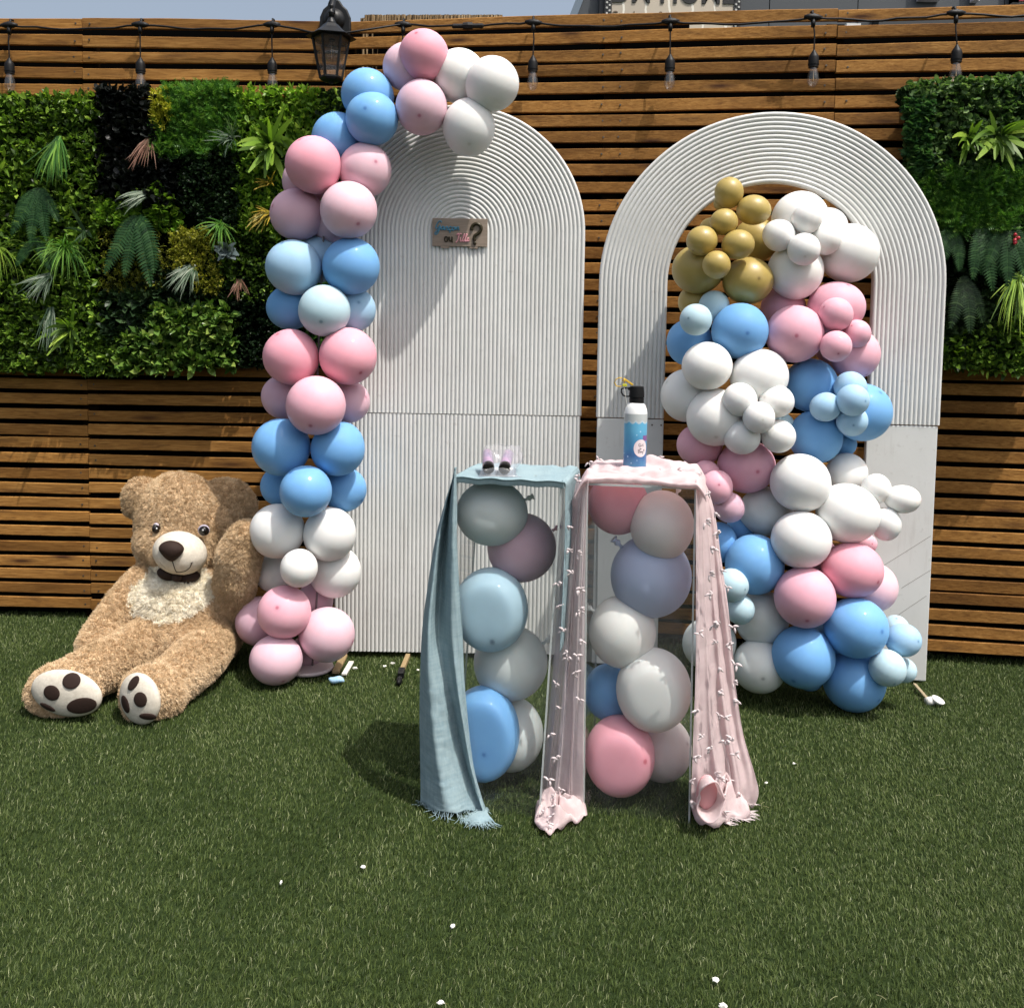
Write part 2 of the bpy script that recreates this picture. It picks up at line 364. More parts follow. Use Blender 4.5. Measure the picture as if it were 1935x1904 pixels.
# ------------------------------------------------------------------ building beyond the fence
YB = 13.0
bld = root('shop_building', (5,YB,0), 'dark grey clad shop building beyond the fence', 'building')
clad = mat('dark_grey_cladding', (.062,.070,.078), .5); g = NT(clad); g.bump(g.noise(g.coords('Object',(1,1,1)), 3, 3), .1, .01)
trim = mat('blue_grey_trim', (.16,.21,.27), .5)
xl = at(1090, 20, YB).x; zt = at(1500, -260, YB).z
def bx(x0, x1, y0, y1, z0, z1, m, name, par, **k): return MB().box(((x0+x1)/2,(y0+y1)/2,(z0+z1)/2),(x1-x0,y1-y0,z1-z0)).build(name, m, par, **k)
pl = at(1118, 0, YB).x
# side wedge: the facade edge leans back
a0, a1 = at(1074, 36, YB), at(1092, -10, YB); s_ = (a1-a0)/(a1.z-a0.z)
top = a0 + s_*(zt-a0.z); bot = a0 + s_*(0-a0.z)
wth = .10
MB().add([(bot.x,YB-.02,0),(bot.x+wth,YB-.02,0),(top.x+wth,YB-.02,zt),(top.x,YB-.02,zt),(bot.x,YB+6,0),(bot.x+wth,YB+6,0),(top.x+wth,YB+6,zt),(top.x,YB+6,zt)], [(0,1,2,3),(7,6,5,4),(3,2,6,7),(0,3,7,4),(1,5,6,2)]).build('edge_trim', trim, bld)
xs = [None, at(1140,20,YB).x, at(1453*1.0+0,20,YB).x, at(1600+20,20,YB).x, at(1897,20,YB).x, at(2120,20,YB).x, at(2400,20,YB).x]
V = [(bot.x+wth,YB,0),(xs[1],YB,0),(xs[1],YB,zt),(top.x+wth,YB,zt)]; V += [(x, YB+6, z) for x, y, z in V]
MB().add(V, [(0,1,2,3),(7,6,5,4),(3,2,6,7),(0,3,7,4),(1,5,6,2)]).build('cladding_panel', clad, bld)
for a, b in zip(xs[1:], xs[2:]): bx(a+.012, b-.0, YB, YB+6, 0, zt, clad, 'cladding_panel', bld)
bx(xs[1], xs[-1], YB+.05, YB+5.9, 0, zt-.02, M['membrane'], 'joint_backing', bld)
pz = at(1137, 20, YB); bx(at(1131,20,YB).x, at(1146,20,YB).x, YB-.10, YB-.002, 0, zt, mat('dark_downpipe', (.02,.021,.023), .4), 'downpipe', bld)
lowc = mat('low_dark_canopy', (.035,.04,.045), .6); bx(at(1648,40,YB).x, at(2300,40,YB).x, YB-.25, YB-.002, at(1700,48,YB).z-.9, at(1700,24,YB).z-.05, lowc, 'low_band', bld)
# sign of the home shop
YS = YB-.16; sx0, sx1 = at(1156,20,YS).x, at(1386,20,YS).x; sz0 = at(1270,66,YS).z; sz1 = at(1270,-66,YS).z
sg = root('shop_sign', ((sx0+sx1)/2, YS, sz0), 'cream stone-patterned shop sign with black lettering above the fence', 'sign')
sm = mat('cream_stone_print', (.40,.35,.28), .6); g = NT(sm); v = g.coords('Object')
br = g.n('TexBrick'); br.inputs['Scale'].default_value = 1.0; br.inputs['Brick Width'].default_value = .30; br.inputs['Row Height'].default_value = .26; br.inputs['Mortar Size'].default_value = .014; br.offset = .45
br.inputs['Color1'].default_value = (.56,.49,.39,1); br.inputs['Color2'].default_value = (.48,.42,.34,1); br.inputs['Mortar'].default_value = (.82,.78,.68,1)
nz = g.n('TexNoise'); nz.inputs['Scale'].default_value = 5; sw = g.n('CombineXYZ'); spx = g.n('SeparateXYZ'); g.l(v, spx.inputs[0]); g.l(v, nz.inputs['Vector'])
g.l(g.math('ADD', spx.outputs[0], g.math('MULTIPLY', nz.outputs[0], .10)), sw.inputs[0]); g.l(g.math('ADD', spx.outputs[2], g.math('MULTIPLY', nz.outputs[0], .05)), sw.inputs[1]); g.l(sw.outputs[0], br.inputs['Vector']); g.l(br.outputs[0], g.b.inputs['Base Color'])
bx(sx0, sx1, YS, YS+.08, sz0, sz1, sm, 'sign_board', sg)
fr = mat('dark_lamp_border', (.02,.02,.022), .5); dm = mat('white_dots', (.55,.55,.52), .5)
for xe in (sx0-.048, sx1+.048):
    b_ = bx(xe-.046, xe+.046, YS-.012, YS+.08, sz0, sz1, fr, 'border', sg)
    d = MB(); n = 24
    for i in range(n):
        d.lathe([(.016,0),(.012,.008)], (xe+(.018 if i % 2 else -.018), YS-.0125, lerp(sz0+.05, sz1-.05, i/(n-1))), (0,-1,0), 8)
    d.build('dots', dm, b_, kind='stuff')
def text(name, s, mat_, loc, size, parent, ext=.004, shear=0, space=1, align='CENTER', rot=(R(90),0,0), off=0, label=None, fit=None):
    c = bpy.data.curves.new(name, 'FONT'); c.body = s; c.size = size; c.extrude = ext; c.shear = shear; c.space_character = space; c.align_x = align; c.offset = off
    c.materials.append(mat_); tmp = bpy.data.objects.new('tmp', c); COL.objects.link(tmp); me = bpy.data.meshes.new_from_object(tmp.evaluated_get(bpy.context.evaluated_depsgraph_get()))
    bpy.data.objects.remove(tmp); o = bpy.data.objects.new(name, me); COL.objects.link(o)
    o.parent = parent; o.location = Vector(loc)-WL[parent]; o.rotation_euler = rot; WL[o] = Vector(loc)
    if fit:
        xs_ = [v.co.x for v in me.vertices]; ys_ = [v.co.y for v in me.vertices]; o.scale = (fit[0]/(max(xs_)-min(xs_)), fit[1]/(max(ys_)-0), 1)
    if label: o['label'] = label
    return o
ink = mat('black_lettering', (.012,.012,.012), .5); brn = mat('brown_lettering', (.14,.10,.07), .6)
text('lettering', 'DM HOME', ink, (at(1271,5.6,YS).x, YS-.006, at(1271,5.8,YS).z), .46, sg, .006, off=.006, fit=(1.60,.34))
text('small_lettering', 'Carrelages \u2022 Sanitaires \u2022 Mobilier', brn, (at(1268,36,YS).x, YS-.006, at(1268,36.0,YS).z), .128, sg, .004, off=.002, fit=(1.56,.088))
# red letters on the facade
red = mat('red_letter_face', (.30,.022,.035), .4); whe = mat('white_letter_edge', (.70,.66,.68), .5)
rl = root('facade_lettering', (at(1750,5,YB).x, YB-.12, at(1750,5,YB).z), 'large red channel letters with white edges cut off at the top of the photo', 'sign')
def letter(polys, x0, x1, zb, zt_):
    def sc(p, grow): return [(lerp(x0,x1,u)+(grow if u > .5 else -grow), lerp(zb,zt_,v)+(grow if v > .5 else -grow)) for u, v in p]
    for nm, mt, g_, y0, y1 in (('letter_edge', whe, .011, YB-.10, YB-.004), ('letter_face', red, 0, YB-.125, YB-.095)):
        b_ = MB()
        for (u0,v0,u1,v1) in polys:
            xa, xb = lerp(x0,x1,u0)-g_, lerp(x0,x1,u1)+g_; za, zb_ = lerp(zb,zt_,v0)-g_, lerp(zb,zt_,v1)+g_
            b_.box(((xa+xb)/2,(y0+y1)/2+.0007*(u0+v0*2),(za+zb_)/2),(xb-xa,y1-y0,zb_-za))
        b_.build(nm, mt, rl)
Ep = [(0,0,1,.16),(0,.42,.8,.58),(0,.84,1,1),(0,0,.22,1)]; Tp = [(.40,0,.62,1),(0,.84,1,1)]; Dp = [(0,0,.9,.16),(0,.84,.9,1),(0,0,.22,1),(.8,.1,1,.9)]
zb = at(1750,3.0,YB).z
letter(Ep, at(1733,0,YB).x, at(1770,0,YB).x, zb, zb+.62); letter(Tp, at(1817,0,YB).x, at(1859,0,YB).x, zb-.005, zb+.62); letter(Dp, at(1908,0,YB).x, at(1948,0,YB).x, zb-.02, zb+.62)
# small white plate seen through the top gap
p0 = at(1612,52,5.2); tag(MB().box(p0,(.075,.02,.035)).build('white_plate', mat('white_plate_paint',(.7,.7,.68),.5), loc=p0), 'small white plate glimpsed through the top gap of the fence', 'plate')

# ------------------------------------------------------------------ wall lantern
YL = 4.02; sc = YL/F/1.0
def lanY(d=0): return YL+d
ln = root('wall_lantern', at(805/1.0*0+622, 155, YL), 'black six-sided coach lantern mounted on the fence top', 'lantern')
zoomx = lambda zx: (700+zx/7.935)/1.292
zoomy = lambda zy: (zy/7.935)/1.292
ax_t = at(zoomx(830), zoomy(700), YL); ax_b = at(zoomx(890), zoomy(1500), YL)
axis = Vector((0,0,1)); cx = (ax_t.x+ax_b.x)/2; 
def LZ(zy): return at(622, zoomy(zy), YL).z
def hexring(r, z, n=6, rot=R(12), c=None):
    c = c or (cx, YL); return [(c[0]+r*math.cos(rot+2*math.pi*i/n), c[1]+r*math.sin(rot+2*math.pi*i/n), z) for i in range(n)]
px = lambda zp: zp/7.935/1.292*YL/F
def hexloft(rz, name, parent=ln, m=M['lantern'], cap=True):
    V = []; Fc = []
    for r, z in rz: V += hexring(r, z)
    for j in range(len(rz)-1):
        for i in range(6):
            k = (i+1) % 6; Fc.append((j*6+i, j*6+k, (j+1)*6+k, (j+1)*6+i))
    if cap: Fc += [tuple(range(5,-1,-1)), tuple((len(rz)-1)*6+i for i in range(6))]
    return meshobj(name, V, Fc, m, parent)
hexloft([(px(470), LZ(740)), (px(475), LZ(728)), (px(400), LZ(700)), (px(285), LZ(610)), (px(270), LZ(600)), (px(215), LZ(560)), (px(140), LZ(480)), (px(125), LZ(470))], 'roof')
MB().lathe([(px(95), LZ(475)), (px(100), LZ(455)), (px(80), LZ(420)), (px(45), LZ(350)), (px(48), LZ(280)), (px(60), LZ(262)), (px(60), LZ(235)), (px(25), LZ(205)), (px(22), LZ(180)), (px(48), LZ(130)), (px(45), LZ(100)), (px(15), LZ(88))], (cx,YL,0), n=16).build('finial', M['lantern'], ln, smooth=True)
zt_, zb_ = LZ(745), LZ(1500); rt_, rb_ = px(345), px(205)
for i in range(6):
    A = Vector(hexring(rt_, zt_)[i]); B = Vector(hexring(rb_, zb_)[i]); MB().tube([A, B], px(26), 4).build('bar', M['lantern'], ln)
for i in range(6):
    T = hexring(rt_-px(16), zt_); Bq = hexring(rb_-px(16), zb_); k = (i+1) % 6
    meshobj('glass_pane', [Bq[i], Bq[k], T[k], T[i]], [(0,1,2,3)], M['glass'], ln)
hexloft([(px(360), LZ(775)), (px(360), LZ(742))], 'top_ring'); hexloft([(px(60), LZ(1620)), (px(75), LZ(1600)), (px(190), LZ(1570)), (px(225), LZ(1530)), (px(225), LZ(1495))], 'base')
MB().lathe([(px(10), LZ(1650)), (px(38), LZ(1635)), (px(38), LZ(1615))], (cx,YL,0), n=10).build('bottom_knob', M['lantern'], ln)
MB().lathe([(px(60), LZ(800)), (px(60), LZ(745))], (cx+.004,YL,0), n=14).build('lamp_holder', M['lantern'], ln)
blb = MB().lathe([(px(55), LZ(800)), (px(70), LZ(860)), (px(150), LZ(1000)), (px(160), LZ(1080)), (px(110), LZ(1170)), (px(20), LZ(1200))], (cx+.004,YL,0), n=18).build('bulb', M['glass'], ln, smooth=True)
MB().tube([(cx,YL,LZ(820)),(cx+.002,YL,LZ(1150))], .0012, 5).build('filament', M['filament'], blb)
# back plate and arm
bpY = fenceY(cx)-.012; outl = [(.0,.092),(.018,.090),(.034,.066),(.052,.050),(.066,.018),(.068,-.03),(.060,-.075),(.045,-.105),(-.045,-.105),(-.060,-.075),(-.068,-.03),(-.066,.018),(-.052,.050),(-.034,.066),(-.018,.090)]
bc = at(zoomx(945), zoomy(430), bpY); V = [(bc.x+x, bpY-.012, bc.z+z) for x, z in outl]+[(bc.x+x, bpY+.010, bc.z+z) for x, z in outl]; n = len(outl)
bevel(meshobj('back_plate', V, [tuple(range(n)), tuple(range(2*n-1,n-1,-1))]+[(i, n+i, n+(i+1)%n, (i+1)%n) for i in range(n)], M['lantern'], ln), .006, 2)
MB().lathe([(.047,0),(.047,.006),(.038,.012),(.030,.030),(.012,.034)], (bc.x-.004, bpY-.0125, bc.z+.005), (0,-1,0), 20).build('plate_boss', M['lantern'], ln, smooth=True)
MB().tube([(bc.x-.004,bpY-.03,bc.z+.015),(bc.x-.006,bpY-.08,bc.z+.045),(cx+.004,YL+.05,bc.z+.058),(cx,YL,LZ(300)+.012),(cx,YL,LZ(330))], [.013,.012,.011,.011,.013], 10).build('arm', M['lantern'], ln, smooth=True)

# ------------------------------------------------------------------ string of festoon lamps
st = root('festoon_lights', at(514,48,4.10), 'black cable of clear festoon bulbs hung along the fence top', 'string lights')
hooks = [(-236,36), (17,48), (265,47), (514,47), (762,47), (1008,43), (1267,41), (1537,33), (1807,25), (2080,17)]
def SY(x): return fenceY((x-967)/F*4.1)-.045
H3 = [at(x, y, SY(x)) for x, y in hooks]; cpts = []
sag = {3: 'lantern'}
for i in range(len(H3)-1):
    A, B = H3[i], H3[i+1]
    if i == 3:
        mid = at(607, 63.5, 4.04); mid2 = at(650, 63, 4.04)
        seq = [A, at(560,55,4.09), at(585,61,4.05), mid, mid2, at(690,57,4.06), at(728,51,4.1), B]
        cpts += seq[:-1]
    else:
        n = 10
        for q in range(n):
            t = q/n; p = A.lerp(B, t); p.z -= .016*math.sin(math.pi*t)*random.uniform(.8,1.1)+.003*math.sin(t*17+i); p.y += .01*math.sin(math.pi*t)
            if i == 4: p.z += .010*math.sin(math.pi*t)
            cpts.append(p)
cpts.append(H3[-1]); MB().tube(cpts, .0042, 6).build('cable', M['black'], st, smooth=True)
pj_ = at(1112/1.0*0+ (820+1355/4.2065)/1.292, (20+185/4.2065)/1.292, SY(1138))
MB().lathe([(.006,-.065),(.010,-.06),(.010,.06),(.006,.065)], pj_, (1,0,.03), 8).lathe([(.014,-.02),(.016,0),(.014,.02)], pj_, (1,0,.03), 8).build('cable_joint', M['black'], st)
drop0 = None
for i, ((hx, hy), P) in enumerate(zip(hooks, H3)):
    if i in (0, 9): continue
    dx = random.uniform(-.004,.004)
    c = MB(); c.ell(P, .017,.012,.016, nu=12, nv=8); c.lathe([(.006,-.036),(.013,-.016),(.013,.016),(.006,.036)], P, (1,0,random.uniform(-.06,.06)), 8)
    c.lathe([(.010,.028),(.008,0)], P-Vector((0,0,.038)), (0,0,1), 8); c.tube([P+Vector((0,.01,.005)), P+Vector((0,.014,.028)), P+Vector((0,.035,.03))], .005, 6)
    c.build('connector', M['black'], st, smooth=True)
    yt = hy+ (62 if i != 8 else 60); S0 = at(hx+random.uniform(-1.5,1.5), yt, SY(hx)-.004); zb = S0.z
    MB().tube([P-Vector((0,0,.02)), P.lerp(S0,.5)+Vector((dx,0,0)), S0], .0030, 6).build('drop_wire', M['black'], st)
    soc = MB().lathe([(.004,0),(.010,-.010),(.018,-.022),(.0205,-.030),(.0205,-.052),(.0215,-.0525),(.0215,-.058),(.0195,-.0585),(.0195,-.068)], S0, (0,0,1), 16).build('socket', M['black'], st, smooth=False); autosmooth(soc)
    g0 = S0-Vector((0,0,.066))
    b_ = MB().lathe([(.0145,0),(.0165,-.012),(.0215,-.034),(.0235,-.048),(.021,-.062),(.014,-.072),(.005,-.077),(.001,-.078)], g0, (0,0,1), 18, cap=False).build('bulb', M['glass'], st, smooth=True)
    MB().tube([g0+Vector((.001,0,-.004)), g0+Vector((.002,0,-.052))], .0016, 5).build('filament', M['filament'], b_)

# ------------------------------------------------------------------ living wall foliage
def leaf_t(kind):
    if kind == 'point':   # pointed, folded along its midrib
        V = [(0,0,0),(.30,.22,.05),(.30,-.22,.05),(.62,.20,.06),(.62,-.20,.06),(1,0,-.04),(.32,0,.0),(.64,0,.01)]
        Fc = [(0,6,1),(0,2,6),(6,7,3),(6,3,1),(6,2,4),(6,4,7),(7,5,3),(7,4,5)]
    elif kind == 'round':
        V = [(0,0,0),(.25,.30,.06),(.25,-.30,.06),(.65,.42,.10),(.65,-.42,.10),(1,.18,.06),(1,-.18,.06),(.55,0,-.02)]
        Fc = [(0,7,1),(0,2,7),(7,3,1),(7,2,4),(7,5,3),(7,4,6),(7,6,5)]
    elif kind == 'fernlet':  # little toothed sprig
        V = [(0,0,0),(1,0,-.05)]; Fc = []
        for k in range(5):
            a = .1+.17*k; w_ = .30*(1-.13*k)
            b = len(V); V += [(a,0,0),(a+.10,0,0),(a+.16,w_,.05),(a+.16,-w_,.05)]; Fc += [(b,b+1,b+2),(b,b+3,b+1)]
    elif kind == 'needle':
        V = [(0,.04,0),(0,-.04,0),(.6,.05,.03),(.6,-.05,.03),(1,0,-.03)]; Fc = [(0,1,3),(0,3,2),(2,3,4)]
    elif kind == 'long':
        V = [(0,.05,0),(0,-.05,0),(.4,.10,.05),(.4,-.10,.05),(.75,.08,.0),(.75,-.08,.0),(1,0,-.10)]
        Fc = [(0,1,3),(0,3,2),(2,3,5),(2,5,4),(4,5,6)]
    return np.array(V, float), np.array(Fc, int)
def norm(a): return a/np.maximum(1e-9, np.linalg.norm(a, axis=-1, keepdims=True))
def scatter_mesh(name, P, D, Nn, L, kind, m, parent, tones, tm=.0, wide=1.0, **kw):
    """leaves at P growing along D with face normal near Nn and length L, all in one mesh"""
    T, Fc = leaf_t(kind); D = norm(D); Sd = norm(np.cross(Nn, D)); Nn = np.cross(D, Sd)
    V = P[:,None,:] + L[:,None,None]*(T[None,:,0:1]*D[:,None,:] + wide*T[None,:,1:2]*Sd[:,None,:] + T[None,:,2:3]*Nn[:,None,:])
    n = len(P); FF = (np.arange(n)*len(T))[:,None,None]+Fc[None]
    o = meshobj(name, V.reshape(-1,3), FF.reshape(-1,3), m, parent, **kw); tone_attr(o, tones, len(T)); return o
LM = {
 'green': m_leaf('mid_green_leaf', [(0.02103,0.03892,0.00957),(0.06307,0.1238,0.01914),(0.1576,0.2743,0.0319),(0.2944,0.4157,0.05583)]),
 'lime': m_leaf('lime_green_leaf', [(0.04205,0.08845,0.01276),(0.1261,0.2477,0.02871),(0.2523,0.4157,0.04785),(0.4205,0.5661,0.07975)]),
 'dark': m_leaf('blackish_leaf', [(.004,.005,.005),(.007,.009,.008),(.014,.017,.015),(.03,.034,.03)], .32, .05),
 'darkgreen': m_leaf('dark_green_leaf', [(0.0058,0.0145,0.0058),(0.0145,0.0319,0.01305),(0.029,0.0609,0.02175),(0.06525,0.1087,0.0435)], .4, .15),
 'fern': m_leaf('fern_green_leaf', [(0.02523,0.07076,0.01595),(0.05466,0.1503,0.02871),(0.1051,0.2389,0.04147),(0.1892,0.3361,0.05583)]),
 'yellow': m_leaf('yellow_green_leaf', [(0.1305,0.145,0.0174),(0.29,0.3045,0.029),(0.493,0.464,0.0435),(0.609,0.551,0.0725)]),
 'sedum': m_leaf('sedum_leaf', [(0.06307,0.0743,0.01276),(0.1576,0.1769,0.02233),(0.2733,0.2743,0.0319),(0.3995,0.3715,0.04785)]),
 'glossy': m_leaf('glossy_leaf', [(0.02523,0.05307,0.01276),(0.06307,0.1326,0.02552),(0.1367,0.2389,0.04466),(0.2733,0.3715,0.07975)], .22, .2),
 'box': m_leaf('boxwood_leaf', [(.012,.032,.012),(.040,.088,.028),(.090,.165,.052),(.20,.29,.12)], .45),
 'boxteal': m_leaf('teal_leaf', [(.012,.036,.014),(.028,.082,.030),(.060,.140,.050),(.12,.22,.09)], .4),
 'silver': m_leaf('silver_leaf', [(.02,.045,.025),(.055,.10,.055),(.13,.18,.125),(.28,.33,.25)], .4),
 'grey': m_leaf('grey_green_leaf', [(.03,.045,.045),(.07,.10,.10),(.12,.16,.16),(.2,.24,.24)], .35, .1),
 'rust': m_leaf('rusty_blade', [(.045,.05,.02),(.14,.075,.05),(.24,.12,.085),(.32,.19,.14)], .5),
 'amber': m_leaf('amber_blade', [(.08,.10,.015),(.20,.17,.02),(.40,.27,.03),(.45,.33,.06)], .5),
 'oldfern': m_leaf('blue_green_frond', [(.008,.030,.009),(.016,.056,.016),(.032,.088,.026),(.06,.13,.04)], .5),
}
def wallpts(n, poly, dep=(.03,.10)):
    """random points over a region (picture polygon laid on the fence face), standing dep in front of it"""
    poly = np.array(poly, float); x0, y0 = poly.min(0); x1, y1 = poly.max(0); out = []
    while len(out) < n:
        x, y = random.uniform(x0,x1), random.uniform(y0,y1); c = False; j = len(poly)-1; xx = x+16*noise.noise((x/22,y/22,7))+random.gauss(0,4); yy = y+14*noise.noise((x/22,y/22,17))*(1 if 200 < y < 660 else .2)+random.gauss(0,3)*(200 < y < 660)
        for i in range(len(poly)):
            if (poly[i][1] > yy) != (poly[j][1] > yy) and xx < (poly[j][0]-poly[i][0])*(yy-poly[i][1])/(poly[j][1]-poly[i][1])+poly[i][0]: c = not c
            j = i
        if c:
            Yf = fenceY((x-967)/F*4.15); bump_ = .025*noise.noise((x/45,y/45,3)); out.append(at(x, y, Yf-random.uniform(*dep)-bump_))
    return np.array(out)
def carpet(name, n, poly, kind, m, L, parent, up_=.5, out_=.8, spread=.9, dep=(.02,.095), wide=1.0, cl=1, t0=.5, ts=.25):
    """cl leaves fan out from each sprig"""
    n = int(n*1.6); ts *= 1.0; L *= .92
    P0 = wallpts(n//cl, poly, dep); P = np.repeat(P0, cl, 0); n = len(P)
    base = np.repeat(rng.normal(0, spread*.45, (n//cl,3)), cl, 0) + np.array([0,-out_,up_]); D = base + rng.normal(0, spread*.75, (n,3)); D[:,1] = -np.abs(D[:,1])*.8-.08
    Nn = np.array([0,-.5,.8])+rng.normal(0, .45, (n,3)); Ls = L*(.65+.6*rng.random(n))
    deepd = (P[:,1]-np.array([fenceY(v) for v in P[:,0]]))   # nearer the front is fresher growth
    tones = np.clip(t0+rng.normal(0, ts, n)+np.repeat(rng.normal(0,.08,n//cl),cl), 0, 1)
    return scatter_mesh(name, P, D, Nn, Ls, kind, m, parent, tones, wide=wide, kind_=None) if False else _k(scatter_mesh(name, P, D, Nn, Ls, kind, m, parent, tones, wide=wide))
def _k(o): o['kind'] = 'stuff'; return o
gw = root('living_wall_panel', at(340,700,4.2), 'large panel of mixed artificial foliage on the fence above the bear', 'green wall')
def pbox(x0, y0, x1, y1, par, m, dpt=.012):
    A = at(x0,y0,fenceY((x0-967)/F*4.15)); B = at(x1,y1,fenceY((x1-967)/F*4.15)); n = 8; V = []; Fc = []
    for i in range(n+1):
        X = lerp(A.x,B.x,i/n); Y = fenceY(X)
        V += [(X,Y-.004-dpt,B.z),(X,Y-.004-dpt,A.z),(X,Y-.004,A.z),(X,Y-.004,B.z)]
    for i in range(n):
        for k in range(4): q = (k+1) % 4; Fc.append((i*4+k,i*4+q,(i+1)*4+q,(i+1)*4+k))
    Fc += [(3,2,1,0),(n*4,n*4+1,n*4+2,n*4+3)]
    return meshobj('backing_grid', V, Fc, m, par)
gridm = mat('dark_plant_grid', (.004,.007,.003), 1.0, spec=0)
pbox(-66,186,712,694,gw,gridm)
rect = lambda a,b,c,d: [(a,b),(c,b),(c,d),(a,d)]
carpet('leaf_carpet', 9500, [(-70,178),(190,178),(192,300),(185,520),(195,700),(-70,700)], 'point', LM['green'], .036, gw, .45, .8, 1.0, cl=4, t0=.48)
carpet('leaf_carpet', 1500, [(-70,560),(190,560),(200,706),(-70,704)], 'round', LM['green'], .026, gw, .3, .9, 1.0, cl=4, t0=.35)
carpet('black_leaf_carpet', 3000, [(186,168),(284,166),(285,300),(340,305),(335,380),(240,392),(186,370)], 'round', LM['dark'], .030, gw, .3, .9, .9, cl=5, t0=.4)
carpet('yellow_leaf_carpet', 950, [(286,172),(318,168),(322,215),(310,246),(284,240)], 'needle', LM['yellow'], .022, gw, .4, .9, 1.1, dep=(.06,.115), wide=2.2, cl=7)
carpet('fern_leaf_carpet', 4200, [(312,166),(446,164),(455,240),(440,292),(330,300),(284,290),(288,250),(318,238)], 'fernlet', LM['fern'], .046, gw, .7, .7, .8, cl=4, t0=.55, wide=1.1)
carpet('lime_leaf_carpet', 3600, [(440,166),(560,170),(610,178),(640,180),(650,215),(600,262),(560,300),(548,420),(520,470),(455,440),(450,300),(445,260)], 'point', LM['lime'], .036, gw, .6, .75, .9, cl=5, t0=.5)
carpet('dull_leaf_carpet', 900, [(600,176),(700,176),(700,300),(640,230),(600,210)], 'round', LM['darkgreen'], .026, gw, .4, .8, 1, cl=5, t0=.7)
carpet('dark_fine_carpet', 4800, [(335,300),(448,286),(455,430),(400,432),(345,395)], 'round', LM['darkgreen'], .014, gw, .3, .9, 1, cl=5, t0=.35)
carpet('eucalyptus_carpet', 1500, [(185,372),(240,380),(290,345),(318,375),(352,400),(340,440),(250,430),(186,420)], 'round', LM['lime'], .024, gw, .3, .9, .9, cl=5, t0=.35, wide=1.2)
carpet('sedum_carpet', 5200, [(318,430),(395,428),(410,475),(400,505),(430,520),(415,560),(380,552),(360,520),(322,510)], 'needle', LM['sedum'], .017, gw, .4, 1, 1.2, dep=(.05,.12), wide=2.4, cl=9, t0=.62)
carpet('dim_sedum_carpet', 3400, [(186,425),(300,432),(320,520),(300,560),(195,552)], 'needle', LM['sedum'], .018, gw, .3, .9, 1.2, wide=2.2, cl=8, t0=.28)
carpet('ivy_carpet', 900, [(195,548),(300,545),(310,600),(260,640),(198,660)], 'point', LM['darkgreen'], .046, gw, .2, .9, .9, cl=3, t0=.5, wide=1.3)
carpet('glossy_leaf_carpet', 1900, [(290,585),(330,575),(400,578),(445,590),(452,690),(330,704),(215,704),(230,640),(270,625)], 'point', LM['glossy'], .046, gw, .25, 1.0, .8, dep=(.04,.13), wide=1.25, cl=5, t0=.55)
carpet('low_leaf_carpet', 1200, [(150,640),(240,620),(240,708),(150,706)], 'point', LM['green'], .036, gw, .2, .9, 1, cl=4, t0=.4)
carpet('dark_tiny_carpet', 4400, [(445,500),(560,470),(600,500),(600,698),(450,696)], 'round', LM['darkgreen'], .013, gw, .3, .9, 1, cl=5, t0=.25)
carpet('filler_leaf_carpet', 2600, [(395,430),(520,440),(540,520),(520,560),(395,575),(400,500)], 'point', LM['green'], .028, gw, .3, .9, 1, cl=4, t0=.32)
carpet('filler_leaf_carpet', 2400, [(510,280),(712,260),(712,696),(560,696),(520,560)], 'point', LM['fern'], .034, gw, .3, .9, 1, cl=4, t0=.3)
carpet('dark_filler_carpet', 2600, [(280,500),(400,500),(470,560),(460,600),(300,590),(260,560)], 'round', LM['darkgreen'], .022, gw, .3, .9, 1, cl=4, t0=.35)
gr_ = root('living_wall_panel', at(1820,690,3.9), 'panel of mixed artificial foliage at the right end of the fence', 'green wall')
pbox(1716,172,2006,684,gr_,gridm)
carpet('boxwood_carpet', 7500, [(1712,160),(1760,152),(1860,150),(2010,138),(2010,345),(1725,345),(1712,300)], 'round', LM['box'], .022, gr_, .45, .8, 1.1, dep=(.02,.115), cl=5, t0=.66, ts=.30, wide=1.15)
carpet('round_leaf_carpet', 2300, [(1708,190),(1755,190),(1758,300),(1725,350),(1712,300)], 'round', LM['boxteal'], .026, gr_, .2, 1, .8, dep=(.06,.115), cl=5, t0=.55, wide=1.15)
carpet('dark_filler_carpet', 700, [(1700,176),(1722,170),(1722,205),(1700,205)], 'round', LM['darkgreen'], .022, gr_, .2, .9, 1, cl=5, t0=.6)
carpet('fern_leaf_carpet', 4800, [(1722,340),(1800,325),(1935,322),(1935,410),(1900,442),(1760,442),(1725,400)], 'fernlet', LM['fern'], .046, gr_, .5, .8, .9, dep=(.04,.115), cl=4, t0=.5)
carpet('boxwood_carpet', 2800, [(1915,320),(2010,320),(2010,560),(1925,560)], 'round', LM['box'], .020, gr_, .3, .9, 1, cl=5, t0=.45)
carpet('dark_filler_carpet', 6500, [(1725,430),(2010,430),(2010,690),(1735,694)], 'round', LM['darkgreen'], .022, gr_, .2, .9, 1, dep=(.02,.06), cl=5, t0=.35)
carpet('round_leaf_carpet', 2200, [(1755,565),(1880,555),(1880,650),(1760,660)], 'round', LM['darkgreen'], .024, gr_, .2, 1, .8, dep=(.05,.09), cl=5, t0=.85)
carpet('low_leaf_carpet', 2200, [(1750,640),(1850,625),(2010,560),(2010,704),(1905,706),(1830,700),(1755,690)], 'point', LM['green'], .034, gr_, .1, 1, 1, dep=(.05,.11), cl=5, t0=.42)
